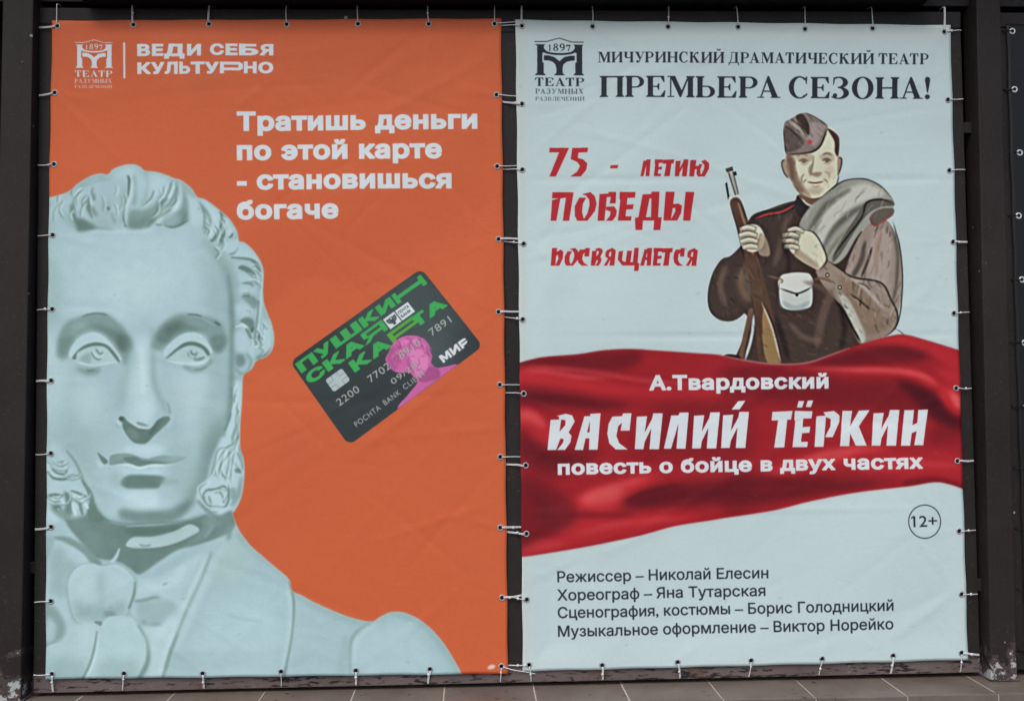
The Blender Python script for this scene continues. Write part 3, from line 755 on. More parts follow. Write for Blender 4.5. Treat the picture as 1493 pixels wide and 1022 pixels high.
    Ln(z7([(340, 480), (320, 540), (335, 590), (380, 610)]), 3, D, .8, .8)
    Ln(z7([(370, 400), (380, 470), (430, 540), (455, 590)]), 4, M, 1.2, .9)
    Ln(z7([(350, 420), (360, 500), (400, 560)]), 4, Hi, 1, .7)
    Ln(z7([(420, 430), (455, 500), (465, 560)]), 4, D, 1, .6)
    P(z7([(410, 550), (440, 545), (455, 570), (420, 572)]), K, 1, .7)
    Ln(z7([(205, 720), (230, 685), (290, 680), (340, 660), (360, 690)]), [2, 3, 4, 3, 3], K, .8, .8)
    Ln(z7([(205, 720), (225, 770), (260, 790)]), [3, 4, 3], K, .8, .75)
    Ln(z7([(240, 720), (255, 760), (250, 790)]), 3.5, D, .8, .8)
    P(z7([(260, 700), (320, 690), (350, 730), (330, 790), (280, 790)]), Hi, 2, .6)
    Ln(z7([(310, 690), (335, 730), (340, 780)]), 3, D, .8, .7)
    Ln(z7([(370, 650), (370, 740), (345, 800)]), 4, K, 1, .7)
    Ln(z7([(455, 600), (430, 720), (385, 790)]), [3, 8, 4], D, 2, .7)
    P(z7([(380, 680), (410, 670), (420, 730), (390, 745)]), D, 1.6, .6)
    Ln(z7([(170, 750), (240, 820), (310, 860), (390, 820)]), [4, 7, 8, 4], K, 1.6, .65)
    Ln(z7([(175, 700), (215, 650), (260, 620)]), 7, Hi, 2, .7)
    # ---- left side-whisker
    z6 = lambda p: Z(60, 620, 5.675, p)
    P(z6([(45, 200), (180, 180), (240, 260), (310, 380), (380, 520), (400, 700), (300, 760), (150, 760), (45, 700)]), L, 3, .8)
    Ln(z6([(205, 210), (260, 280), (300, 350), (330, 430), (360, 500)]), [2, 4, 4, 6, 5], D, 1.2, .85)
    P(z6([(330, 440), (390, 510), (430, 580), (460, 700), (520, 780), (420, 800), (380, 720), (400, 620), (360, 520)]), K, 1.2, .85)
    Ln(z6([(90, 360), (130, 395), (180, 405), (215, 375)]), [2, 3, 4, 2], K, .8, .8)
    Ln(z6([(55, 380), (100, 435), (190, 445), (250, 415), (330, 425)]), [2, 4, 4, 4, 3], K, .9, .8)
    Ln(z6([(60, 300), (60, 360), (100, 410), (180, 420)]), 4, Hi, 1, .7)
    Ln(z6([(160, 280), (175, 320), (170, 350)]), 3, D, .9, .7)
    Ln(z6([(150, 220), (190, 320), (240, 370)]), 7, Hi, 2, .7)
    P(z6([(45, 490), (130, 490), (170, 540), (150, 570), (45, 570)]), L, 2)
    Ln(z6([(50, 585), (110, 575), (180, 580)]), [4, 5, 3], K, 1.2, .8)
    P(z6([(185, 550), (240, 580), (250, 650), (250, 740), (190, 720), (200, 640)]), K, 1.6, .8)
    P(z6([(80, 690), (120, 640), (170, 680), (240, 740), (250, 770), (140, 765)]), D, 2, .8)
    Ln(z6([(240, 540), (300, 560), (380, 595)]), [2, 4, 3], K, .8, .8)
    Ln(z6([(250, 600), (310, 640), (330, 700), (340, 740)]), [2, 5, 5, 3], K, 1.2, .75)
    Ln(z6([(240, 580), (330, 610), (390, 690)]), [2, 6, 3], Hi, 1, .8)
    Ln(z6([(255, 640), (270, 700), (290, 745)]), [3, 5, 3], Hi, .8, .8)
    Ln(z6([(90, 620), (150, 600), (190, 660)]), 4, Hi, .9, .7)
    P(z6([(100, 650), (150, 640), (160, 690), (110, 700)]), K, 1.4, .6)
    for q in ((90, 620), (140, 690), (150, 650), (60, 640)):
        cv.line(z6([(q[0]-8, q[1]), (q[0]+8, q[1]+5)]), [1.8, 1.8], Hi, .4, .8)
    P(z6([(45, 700), (100, 730), (160, 780), (45, 800)]), Hi, 3, .7)
    # ---- finer modelling of the locks
    hr = np.random.default_rng(12)
    def locks(n, cxy, rx, ry, ang, ln, bend, wd=1.5):
        for _ in range(n):
            t, rr = hr.uniform(0, 6.28), math.sqrt(hr.uniform(0, 1))
            x, y = cxy[0]+rx*rr*math.cos(t), cxy[1]+ry*rr*math.sin(t)
            a = ang(x, y)+hr.uniform(-.25, .25); l = ln*hr.uniform(.6, 1.3); b = bend*hr.uniform(.5, 1.5)
            p = [(x, y), (x+l*.5*math.cos(a)-b*math.sin(a), y+l*.5*math.sin(a)+b*math.cos(a)), (x+l*math.cos(a), y+l*math.sin(a))]
            Ln(p, wd*hr.uniform(.8, 1.8), D if hr.random() < .7 else K, .8, hr.uniform(.35, .7), off=1.3)
            Ln(p, wd*hr.uniform(1.0, 2.0), Hi, 1.0, hr.uniform(.35, .7), off=-1.3)
    locks(9, (108, 286), 28, 20, lambda x, y: 1.9+(x-112)*.010, 24, 5, 1.8)
    locks(6, (160, 280), 24, 18, lambda x, y: 1.6, 22, -3, 1.8)
    locks(9, (238, 284), 26, 20, lambda x, y: 2.05, 24, -5, 1.8)
    locks(9, (312, 330), 18, 30, lambda x, y: 1.5, 22, -5, 1.8)
    locks(12, (364, 420), 13, 40, lambda x, y: .55+(y-420)*.006, 14, -4, 1.6)
    locks(9, (374, 480), 15, 28, lambda x, y: 1.5, 15, -4, 1.6)
    locks(8, (345, 595), 5, 38, lambda x, y: 1.65, 22, 2, 1.5)
    # right whisker: combed strands running down into a round curl
    for k in range(6):
        o = k*6.2+hr.uniform(-2, 2)
        wv = hr.uniform(-5, 5); Ln([(350-o*.35, 628+o*.9), (346-o*.75+wv, 655), (336-o*.9-wv, 680), (340-o+wv, 704-o*.3)], 3.2, D, 1.2, .6)
        Ln([(353-o*.35, 630+o*.9), (349-o*.75+wv, 656), (339-o*.9-wv, 681), (343-o+wv, 704-o*.3)], 3, Hi, 1.2, .6)
    for k in range(4):
        r_ = 6+k*5.5
        c_ = [(318+hr.uniform(-3, 3)+r_*1.15*math.cos(t)*hr.uniform(.8, 1.15), 722+r_*math.sin(t)*hr.uniform(.85, 1.15)) for t in np.linspace(-2.4+k*1.3, -.4+k*1.5, 6)]
        Ln(c_, 3.4, D, 1.0, .65); Ln([(x-1.8, y-1.8) for x, y in c_], 3, Hi, 1.0, .6)
    # left whisker curls
    for cx_, cy_, n_ in ((88, 668, 3), (84, 722, 3), (116, 722, 2), (106, 690, 2)):
        for k in range(n_):
            r_ = 5+k*5.5
            c_ = [(cx_+r_*1.3*math.cos(t)*hr.uniform(.8, 1.2), cy_+r_*math.sin(t)*hr.uniform(.8, 1.2)) for t in np.linspace(hr.uniform(-.6, 1.2), hr.uniform(2.2, 3.6), 6)]
            Ln(c_, 3.2, D, 1.0, .65); Ln([(x-1, y-1.9) for x, y in c_], 2.2, Hi, 1.0, .6)
    # ---- shoulder
    zs = lambda p: Z(400, 780, 3.245, p)
    Ln(zs([(470, 402), (400, 450), (365, 500), (358, 580), (358, 660)]), [3, 6, 5, 3, 2], D, 1.6, .55)
    Ln(zs([(480, 420), (420, 460), (385, 510), (378, 600)]), [3, 8, 8, 5], Hi, 3, .5)
    Ln(zs([(100, 280), (200, 335), (350, 395), (450, 420)]), [4, 10, 10, 3], M, 4, .8)
    Ln(zs([(540, 372), (620, 375), (720, 430), (800, 530), (880, 660)]), [4, 10, 12, 12, 8], M, 4, .8)
    P(zs([(330, 480), (355, 520), (350, 640), (300, 640)]), M, 3, .5)
    P(zs([(420, 460), (560, 420), (680, 480), (760, 620), (420, 640)]), L, 6, .6)
    # broad modelling of the face
    P([(72, 380), (92, 400), (90, 450), (72, 480)], M, 8, .5)
    P([(92, 640), (120, 600), (140, 640), (140, 700), (165, 735), (140, 730), (112, 690)], M, 9, .55)
    P([(236, 600), (262, 612), (280, 640), (262, 690), (240, 668)], M, 9, .5)
    P([(255, 660), (290, 655), (285, 705), (250, 735), (240, 700)], M, 8, .6)
    P([(108, 560), (135, 556), (150, 590), (130, 620), (106, 600)], Hi, 8, .5)
    P([(268, 545), (300, 540), (304, 575), (280, 600), (262, 580)], Hi, 8, .5)
    P([(188, 718), (222, 716), (232, 734), (206, 742), (184, 734)], Hi, 4, .6)
    P([(180, 392), (222, 392), (232, 430), (200, 446), (172, 430)], Hi, 14, .5)
    Ln([(205, 500), (207, 540), (209, 580)], 8, (194, 219, 223), 3, .6)
    cv.crisp(.20, 14); cv.crisp(.20, 4.0)
    cv.grain(.7, 1.2, 1, 5)
    cv.grain(.9, 7, 1, 6)
    cv.setclip(None)

plaster_bust(cvL)

def bank_card(cv):
    z = lambda p: Z(400, 370, 3.525, p)
    TL, TR, BR_, BL = z([(78, 555), (755, 76), (1072, 475), (383, 985)])
    M = homography([(0, 0), (829, 0), (829, 515), (0, 515)], [TL, TR, BR_, BL])
    r = 38
    out = []
    for cx, cy, a in ((r, r, 180), (829-r, r, 270), (829-r, 515-r, 0), (r, 515-r, 90)):
        out += _ell(cx, cy, r, r, a, a+90, 9)
    cardp = hmap(M, np.array(out))
    cv.polys([orient(cardp)], (52, 60, 62))
    cv.setclip([orient(cardp)], .2)
    m = lambda p: hmap(M, np.array(p, float))
    cv.comp(cv.mask([orient(m([(300, 0), (829, 0), (829, 400), (560, 420), (420, 250)]))], 14), (78, 92, 92), .55)
    cv.comp(cv.mask([orient(m([(480, 300), (700, 330), (700, 515), (480, 515)]))], 10), (84, 96, 100), .5)
    G = (60, 164, 84)
    def wide(s, boxes, yt, yb):
        for ch, (a, b) in zip(s, boxes):
            glyph_fit(cv, ch, a, b, yt, yb, G, .062, M)
    wide('ПУШКИ', [(14, 118), (124, 218), (226, 392), (402, 502), (510, 606)], 24, 84)
    # last letter of the first line: a very wide capital with a long crossbar
    for q in ([(616, 24), (640, 24), (640, 84), (616, 84)], [(640, 44), (780, 44), (780, 64), (640, 64)], [(780, 24), (806, 24), (806, 84), (780, 84)]):
        cv.polys([orient(m(q))], G)
    wide('СКА', [(16, 118), (126, 234), (236, 352)], 98, 160)
    # wide mirrored letter
    cv.polys([orient(m([(366, 98), (500, 98), (500, 160), (474, 160), (474, 142), (420, 142), (384, 160), (352, 160), (392, 138), (366, 130)])),
              orient(m([(392, 112), (474, 112), (474, 127), (392, 127)]), False)], G)
    wide('КА', [(232, 340), (346, 462)], 178, 243)
    cv.polys([orient(m([(474, 178), (640, 178), (652, 200), (640, 222), (500, 222), (500, 243), (474, 243)])),
              orient(m([(500, 194), (628, 194), (628, 207), (500, 207)]), False)], (84, 160, 66))
    wide('ТА', [(612, 700), (702, 818)], 180, 243)
    # chip
    cv.polys([orient(m([(98, 182), (184, 182), (192, 190), (192, 250), (184, 258), (98, 258), (90, 250), (90, 190)]))], (168, 184, 186))
    for q in ([(90, 208), (192, 208)], [(90, 232), (192, 232)], [(124, 182), (124, 258)], [(158, 182), (158, 258)]):
        cv.line(m(q), [.6, .6], (92, 106, 108), 0, .9)
    cv.polys([orient(m(_ell(141, 220, 22, 20)))], (168, 184, 186))
    # bank label with its emblem
    cv.polys([orient(m([(507, 103), (664, 103), (664, 167), (507, 167)]))], (205, 216, 218))
    cv.line(m([(580, 103), (580, 167)]), [1.6, 1.6], (60, 70, 72))
    text(cv, 'ПОЧТА', m([(590, 131)])[0], m([(655, 131)])[0], 4.6, (50, 58, 62), .02)
    text(cv, 'БАНК', m([(590, 155)])[0], m([(650, 155)])[0], 4.6, (50, 58, 62), .02)
    for sgn in (-1, 1):
        c = 543
        cv.polys([orient(m([(c, 128), (c+sgn*10, 120), (c+sgn*26, 114), (c+sgn*30, 126), (c+sgn*24, 140), (c+sgn*12, 148), (c, 150)]))], (60, 72, 76))
        cv.line(m([(c+sgn*8, 128), (c+sgn*26, 128)]), [.5, .5], (205, 216, 218))
        cv.line(m([(c+sgn*8, 138), (c+sgn*20, 138)]), [.5, .5], (205, 216, 218))
        cv.polys([orient(m(_ell(c+sgn*6, 118, 4, 5, n=10)))], (60, 72, 76))
    cv.polys([orient(m([(c-5, 148), (c+5, 148), (c+9, 160), (c-9, 160)]))], (60, 72, 76))
    # pink bust standing upright at the card's lower edge
    pk, pd, pl = (196, 100, 160), (142, 68, 116), (216, 134, 184)
    cv.poly(z([(572, 545), (588, 505), (608, 465), (650, 430), (705, 420), (760, 433), (795, 468), (798, 500), (812, 528), (806, 560), (835, 585), (880, 580), (940, 570), (960, 620), (860, 760), (640, 800), (690, 720), (735, 660), (712, 628), (690, 610), (640, 612), (600, 592)]), pk)
    cv.poly(z([(580, 520), (620, 470), (660, 490), (640, 560), (620, 600), (590, 575)]), pd, 1, .45)
    cv.poly(z([(800, 580), (850, 600), (840, 640), (770, 660), (740, 640)]), pd, 1, .6)
    cv.line(z([(640, 470), (700, 445), (770, 470)]), 5, pl, .8, .8)
    cv.line(z([(600, 540), (640, 500), (680, 500)]), 4, pl, .8, .6)
    cv.poly(z([(690, 500), (760, 495), (790, 530), (785, 590), (750, 630), (710, 600), (690, 560)]), pl, 1.2, .8)
    cv.line(z([(700, 530), (722, 524)]), [1, 1], pd, .3, .8)
    cv.line(z([(752, 528), (778, 526)]), [1, 1], pd, .3, .8)
    cv.line(z([(740, 530), (746, 566), (736, 572)]), 1.4, pd, .3, .7)
    cv.line(z([(728, 598), (762, 594)]), 1.6, pd, .3, .8)
    pr = np.random.default_rng(2)
    for _ in range(60):
        a_ = pr.uniform(2.6, 6.2); r0_ = pr.uniform(50, 92)
        x_, y_ = 705+r0_*1.15*math.cos(a_), 515+r0_*math.sin(a_)
        cv.line(z([(x_, y_), (x_+9, y_+7), (x_+7, y_+18)]), 1.5, pd if pr.random() < .6 else pl, .4, .6)
    cv.poly(z([(690, 520), (705, 560), (720, 610), (700, 600), (682, 560)]), pd, 1, .5)
    for q in ([(625, 440), (650, 470), (640, 500)], [(680, 425), (700, 455), (690, 480)], [(740, 430), (750, 460), (770, 490)], [(600, 490), (620, 520), (610, 560)], [(785, 480), (790, 510), (808, 540)]):
        cv.line(z(q), 1.8, pd, .5, .7)
    cv.line(z([(830, 590), (850, 640), (820, 680)]), 2, pd, .5, .7)
    # embossed figures
    S1, S0 = (168, 172, 168), (60, 66, 66)
    def emb(s, a, b, v, cap, sp=1.0):
        text(cv, s, m([(a+2, v+2)])[0], m([(b+2, v+2)])[0], cap, S0, .012, sp, .6)
        text(cv, s, m([(a, v)])[0], m([(b, v)])[0], cap, S1, .006, sp, .95)
    emb('2200', 73, 200, 332, 11.2, 1.1)
    emb('7702', 266, 394, 330, 11.2, 1.1)
    emb('8910', 460, 588, 326, 11.2, 1.1)
    emb('7891', 655, 783, 322, 11.2, 1.1)
    emb('09/28', 350, 505, 404, 9.0, 1.1)
    emb('POCHTA', 82, 232, 466, 8.4, 1.15)
    emb('BANK', 258, 356, 464, 8.4, 1.15)
    emb('CLIENT', 382, 516, 460, 8.4, 1.15)
    # payment system mark
    wc = (212, 220, 222)
    for q in ([(617, 466), (617, 424), (634, 424), (646, 446), (658, 424), (674, 424), (674, 466), (660, 466), (660, 444), (650, 462), (641, 462), (631, 444), (631, 466)],
              [(680, 466), (680, 424), (694, 424), (694, 446), (716, 424), (730, 424), (730, 466), (716, 466), (716, 445), (694, 466)],
              [(737, 466), (737, 424), (770, 424), (782, 428), (784, 438), (750, 438), (750, 443), (784, 443), (778, 453), (764, 456), (751, 456), (751, 466)]):
        cv.polys([orient(m(q))], wc)
    cv.setclip(None)
bank_card(cvL)

def orange_lettering(cv):
    c = WHITE
    draw_logo(cv, (110-84*.0853, 58.6-137*.0853, 1/.0853), c, None)
    Zl = (0, 0, 3.407)
    a = Z(*Zl, [(373, 384), (558, 384), (372, 414), (556, 414), (372, 439), (556, 439), (613, 215), (623, 215), (623, 391), (613, 391)])
    serif(cv, 'ТЕАТР', a[0], a[1], 9.2, c, .1)
    serif(cv, 'РАЗУМНЫХ', a[2], a[3], 6.0, c, .16, .8)
    serif(cv, 'РАЗВЛЕЧЕНИЙ', a[4], a[5], 4.2, c, .16, .75)
    cv.polys([orient(a[6:10])], c)
    f = 3.407
    def row(s, boxes, yt, yb):
        for ch, (x0, x1) in zip(s, boxes):
            d = 14 if ch == 'Д' else 0
            glyph_fit(cv, ch, x0/f, x1/f, yt/f, (yb+d)/f, c, .058)
    row('ВЕДИ', [(683, 748), (757, 814), (817, 920), (932, 1002)], 222, 283)
    row('СЕБЯ', [(1045, 1114), (1122, 1182), (1188, 1284), (1290, 1358)], 220, 279)
    row('КУЛЬТУ', [(683, 752), (752, 820), (820, 886), (893, 948), (950, 1020), (1020, 1090)], 311, 372)
    p = lambda q: orient(np.array(q)/f)
    cv.polys([p([(1095, 311), (1190, 311), (1208, 320), (1208, 345), (1190, 354), (1115, 354), (1115, 369), (1095, 369)]),
              orient(np.array([(1115, 326), (1186, 326), (1186, 340), (1115, 340)])/f, False)], c)
    row('НО', [(1213, 1276), (1284, 1358)], 309, 368)
    for s, a, b in (('Тратишь деньги', (346, 192.3), (696, 189)), ('по этой карте', (346, 234.8), (644.5, 231.8)),
                    ('- становишься', (346, 277.7), (658.5, 275.2)), ('богаче', (346, 321), (494, 319.3))):
        text(cv, s, a, b, 28.6, c, .051, 1.07)
    cv.poly([(711, 972), (716, 968.5), (722, 970), (720, 974), (713, 975)], (214, 196, 190), .5)
orange_lettering(cvL)
cvL.grain(.7, 1.0, 1, 11)

# ================================================================ POSTER 2: white, soldier, red cloth
cvR = Canvas(WH_C, int(646*SX), int(938*SX), (184, 202, 203))
cvR.comp(cvR.mask([np.array([(740, 20), (1400, 28), (1400, 60), (740, 52)])], 14), (186, 186, 176), .45)   # greyer, warmer band along the top edge
cvR.comp(cvR.mask([np.array([(745, 20), (766, 20), (772, 985), (757, 985)])], 5), (188, 190, 178), .35)

def soldier(cv):
    """a plain watercolour soldier: field cap, dark tunic, coat over one shoulder, rifle at his side"""
    P, Ln = cv.poly, cv.line
    before = cv.img.copy()
    INK, TUN, TUN2 = (30, 25, 23), (64, 51, 46), (100, 82, 70)
    SK, SKs, SKd = (196, 196, 172), (150, 132, 112), (104, 82, 68)
    CT, CTl, CTd, CTp = (140, 141, 131), (190, 192, 182), (84, 82, 74), (140, 126, 116)
    # far sleeve and body
    P([(1093, 318), (1120, 305), (1160, 293), (1190, 300), (1250, 330), (1300, 400), (1290, 470), (1262, 500), (1215, 522), (1170, 532), (1090, 530), (1070, 528), (1092, 470), (1075, 440), (1085, 360)], TUN, .5)
    P([(1098, 322), (1086, 350), (1066, 372), (1052, 378), (1040, 398), (1033, 425), (1034, 450), (1044, 463), (1064, 469), (1080, 462), (1095, 445), (1112, 420), (1125, 370), (1120, 330)], TUN, .5)
    Ln([(1052, 378), (1040, 398), (1033, 425), (1035, 450), (1048, 465), (1064, 469)], 1.6, INK, .4)
    P([(1076, 400), (1096, 385), (1104, 410), (1090, 440), (1078, 430)], TUN2, 4, .7)
    Ln([(1060, 390), (1050, 415), (1055, 445)], 5, TUN2, 2.5, .5)
    r = np.random.default_rng(3)
    for _ in range(70):                       # dry-brush streaks in the dark cloth
        x, y = r.uniform(1045, 1250), r.uniform(330, 520)
        if x < 1110 and (y > 455 or y < 385): continue
        if x > 1120 and y < 400: continue
        if x > 1225 and y < 500: continue
        a = r.uniform(-.5, .9); l = r.uniform(5, 16)
        Ln([(x, y), (x+l*math.cos(a)*.6, y+l*math.sin(a)*.5), (x+l*math.cos(a), y+l*math.sin(a))], r.uniform(.8, 2), TUN2 if r.random() < .6 else INK, .5, r.uniform(.3, .7))
    # shoulder board
    P([(1096, 318), (1112, 308), (1135, 304), (1160, 294), (1163, 299), (1145, 312), (1112, 318), (1098, 322)], (46, 40, 42))
    Ln([(1099, 320), (1118, 313), (1140, 309), (1162, 297)], 2.4, (172, 58, 48), .3)
    # rifle: barrel, stock, strap
    P([(1058, 245), (1067, 243), (1078, 290), (1073, 292)], (150, 148, 140), sm=False)
    Ln([(1060, 246), (1074, 291)], 1.3, INK, .2); Ln([(1067, 244), (1078, 289)], 1.3, INK, .2)
    P([(1057, 247), (1068, 243), (1069, 249), (1059, 252)], (70, 64, 58), sm=False)
    P([(1068, 252), (1073, 250), (1074, 256), (1070, 257)], INK, sm=False)
    P([(1057, 268), (1060, 266), (1064, 290), (1061, 291)], INK, sm=False)
    P([(1062, 288), (1077, 284), (1079, 292), (1064, 295)], (176, 178, 172), sm=False)
    P([(1064, 295), (1079, 291), (1092, 330), (1104, 372), (1130, 470), (1140, 530), (1108, 531), (1098, 440), (1082, 360), (1074, 330)], (82, 60, 48), .3)
    Ln([(1076, 296), (1090, 340), (1098, 372)], [2, 4, 2], (138, 110, 84), .8, .9)
    P([(1112, 455), (1120, 458), (1138, 530), (1120, 531), (1112, 500)], (134, 108, 72), .6)
    Ln([(1064, 296), (1076, 338), (1086, 380)], 1.8, INK, .3); Ln([(1079, 292), (1094, 336), (1108, 380)], 1.8, INK, .3)
    Ln([(1110, 440), (1126, 480), (1138, 529)], 2.2, (170, 168, 158), .4)
    Ln([(1112, 440), (1129, 480), (1141, 529)], 1.4, INK, .3)
    P([(1092, 452), (1098, 455), (1088, 500), (1082, 526), (1078, 516), (1085, 480)], (100, 76, 62), .4)
    Ln([(1099, 458), (1096, 490), (1086, 526)], 4, (178, 190, 190), .5, .9)
    P([(1052, 521), (1062, 516), (1078, 519), (1082, 528), (1060, 526)], INK, .3)
    # neck, collar
    P([(1162, 285), (1170, 300), (1185, 304), (1200, 296), (1200, 280)], SKd, .5)
    P([(1162, 286), (1168, 292), (1182, 303), (1196, 300), (1190, 320), (1165, 316), (1158, 300)], (48, 40, 42), .4)
    Ln([(1168, 290), (1176, 298), (1186, 302)], 2, (190, 194, 188), .3)
    # face, turned a little to the side
    P([(1145, 226), (1146, 250), (1155, 262), (1159, 276), (1170, 285), (1186, 290), (1203, 285), (1215, 272), (1220, 258), (1223, 236), (1222, 200), (1208, 186), (1180, 190), (1150, 215)], SK, .4)
    P([(1145, 226), (1158, 228), (1160, 250), (1172, 272), (1182, 288), (1168, 284), (1158, 276), (1153, 262), (1147, 250)], SKs, 1.6, .9)
    P([(1146, 228), (1154, 230), (1156, 262), (1150, 258)], SKd, 1.2, .7)
    P([(1139, 236), (1144, 233), (1149, 240), (1152, 258), (1147, 260), (1141, 250)], SKs, .4); Ln([(1144, 233), (1139, 238), (1142, 252), (1149, 261)], 1.5, INK, .3)
    P([(1221, 231), (1226, 230), (1228, 238), (1224, 252), (1221, 256)], SKs, .4); Ln([(1222, 230), (1227, 232), (1226, 244), (1221, 257)], 1.5, INK, .3)
    P([(1206, 188), (1218, 194), (1224, 204), (1222, 228), (1217, 222), (1216, 206)], (72, 58, 48), .5)
    Ln([(1223, 256), (1220, 268), (1212, 278)], 1.3, INK, .3)
    Ln([(1158, 270), (1168, 284), (1184, 291), (1200, 288)], 2, SKd, .6, .9)
    # features
    Ln([(1160, 229), (1168, 225), (1178, 228)], 2.6, SKd, .5, .9); Ln([(1198, 227), (1206, 224), (1213, 227)], 2.4, SKd, .5, .9)
    Ln([(1164, 236), (1171, 233), (1178, 236)], 1.8, INK, .3); Ln([(1198, 235), (1205, 232), (1212, 235)], 1.8, INK, .3)
    P([(1169, 233), (1174, 233), (1174, 238), (1169, 238)], SKd, .3); P([(1203, 232), (1208, 232), (1208, 237), (1203, 237)], SKd, .3)
    Ln([(1165, 239), (1172, 241), (1178, 239)], 1, SKs, .3); Ln([(1199, 238), (1206, 240), (1212, 238)], 1, SKs, .3)
    Ln([(1186, 228), (1184, 242), (1181, 252), (1187, 255), (1196, 253)], 1.8, SKd, .5, .85)
    P([(1178, 246), (1184, 240), (1184, 256), (1179, 255)], SKs, .8, .8)
    Ln([(1176, 266), (1188, 267.5), (1201, 265)], 2, (110, 62, 54), .4)
    Ln([(1182, 272), (1189, 273), (1196, 271)], 1.6, SKs, .5)
    P([(1204, 244), (1214, 242), (1214, 252), (1206, 256)], (190, 160, 138), 2, .5)
    # cap with a star
    P([(1142, 186), (1144, 178), (1152, 174), (1164, 167), (1176, 165), (1190, 172), (1204, 180), (1207, 187), (1200, 204), (1194, 216), (1184, 222), (1166, 225), (1146, 226), (1143, 205)], (124, 112, 104), .3)
    P([(1143, 190), (1150, 184), (1166, 198), (1172, 210), (1160, 220), (1146, 222), (1143, 205)], (82, 72, 70), 1.6, .85)
    P([(1180, 178), (1203, 183), (1196, 202), (1186, 214), (1176, 204), (1182, 192)], (148, 136, 132), 1.6, .85)
    Ln([(1150, 178), (1162, 186), (1174, 198)], 4, (158, 152, 138), .8, .8)
    P([(1160, 170), (1170, 167), (1179, 182), (1179, 198), (1172, 190), (1164, 180)], (62, 46, 42), .7, .9)
    Ln([(1142, 184), (1152, 190), (1166, 203)], 1.4, INK, .3, .8); Ln([(1152, 174), (1166, 184), (1176, 200)], 1.4, INK, .3, .8)
    Ln([(1147, 226), (1166, 225), (1184, 222), (1195, 214), (1201, 202), (1206, 187)], 2, INK, .3)
    Ln([(1142, 186), (1143, 205), (1146, 226)], 1.3, INK, .3); Ln([(1173, 165), (1190, 172), (1205, 184)], 1.2, INK, .3, .8)
    st = []
    for k in range(10):
        a = math.radians(-90+36*k); R_ = 5.6 if k % 2 == 0 else 2.3
        st.append((1180+R_*math.cos(a), 208+R_*math.sin(a)))
    cv.polys([orient(st)], (172, 66, 62), .3)
    # coat rolled over the shoulder: sleeve side
    P([(1262, 330), (1290, 320), (1305, 340), (1314, 380), (1315, 420), (1310, 455), (1300, 470), (1280, 470), (1250, 440), (1232, 400)], CTp, .5)
    P([(1276, 335), (1296, 340), (1300, 380), (1290, 420), (1270, 410), (1266, 370)], (158, 146, 138), 3, .8)
    Ln([(1300, 330), (1309, 370), (1306, 420), (1300, 450)], 5, CTd, 1.5, .8)
    Ln([(1300, 318), (1312, 360), (1316, 410), (1312, 460), (1304, 482)], 1.8, INK, .4)
    Ln([(1262, 350), (1256, 380), (1240, 410)], 7, (70, 62, 56), 1.6, .8)
    Ln([(1272, 360), (1264, 385), (1256, 405)], 4, (60, 52, 48), 1, .8)
    Ln([(1284, 340), (1278, 370), (1276, 400)], 5, (144, 110, 90), 2, .6)
    # rolled coat
    P([(1165, 330), (1178, 305), (1195, 290), (1212, 276), (1226, 266), (1245, 262), (1265, 262), (1284, 272), (1298, 285), (1304, 296), (1300, 312), (1285, 318), (1268, 326), (1250, 345), (1232, 375), (1214, 385), (1190, 370), (1178, 350)], CT, .4)
    P([(1205, 300), (1230, 278), (1262, 268), (1290, 282), (1268, 290), (1240, 305), (1218, 330), (1200, 362), (1188, 350)], CTl, 3, .8)
    Ln([(1180, 335), (1205, 300), (1240, 276)], [4, 10, 4], CTd, 2.2, .7)
    Ln([(1198, 366), (1215, 335), (1240, 312), (1262, 300)], [4, 9, 5], CTd, 2.2, .75)
    Ln([(1206, 375), (1222, 350), (1248, 325)], 5, (116, 116, 98), 1.6, .8)
    P([(1252, 310), (1262, 295), (1280, 290), (1300, 292), (1304, 300), (1285, 302), (1266, 312), (1248, 335), (1225, 372), (1214, 382), (1222, 358)], CTd, 1, .85)
    P([(1268, 318), (1280, 306), (1302, 304), (1302, 314), (1285, 324), (1275, 330)], (96, 86, 78), .4)
    Ln([(1268, 320), (1276, 329), (1288, 323), (1303, 313)], 1.8, (150, 54, 50), .3, .8)
    Ln([(1195, 290), (1212, 276), (1228, 265), (1246, 261), (1266, 262), (1286, 273), (1303, 292)], 1.5, INK, .4)
    Ln([(1212, 378), (1232, 350), (1256, 318), (1264, 296), (1284, 291), (1303, 297)], 1.8, INK, .4)
    Ln([(1165, 330), (1180, 352), (1194, 372), (1214, 388)], 1.4, INK, .4)
    # near sleeve, bent to hold the coat's end
    P([(1190, 392), (1204, 378), (1222, 390), (1242, 402), (1262, 408), (1284, 412), (1296, 430), (1308, 452), (1308, 474), (1296, 488), (1270, 498), (1256, 500), (1246, 478), (1232, 452), (1214, 432), (1198, 412)], (138, 124, 112), .4)
    P([(1225, 405), (1256, 418), (1282, 448), (1300, 470), (1270, 490), (1252, 462), (1232, 436)], (124, 104, 86), 3, .7)
    Ln([(1240, 404), (1262, 420), (1290, 452)], 5, (166, 156, 150), 1.8, .8)
    P([(1224, 430), (1240, 440), (1262, 490), (1254, 500), (1240, 470)], (172, 176, 166), 1.5, .8)
    Ln([(1214, 432), (1232, 456), (1246, 482), (1256, 500)], 3, INK, .6)
    Ln([(1204, 378), (1224, 391), (1244, 404), (1284, 412), (1298, 434), (1309, 460), (1304, 480), (1284, 496)], 1.9, INK, .4)
    Ln([(1240, 428), (1256, 440), (1270, 452)], 2.2, INK, .5, .8); Ln([(1250, 412), (1262, 416), (1270, 424)], 1.5, INK, .4, .7)
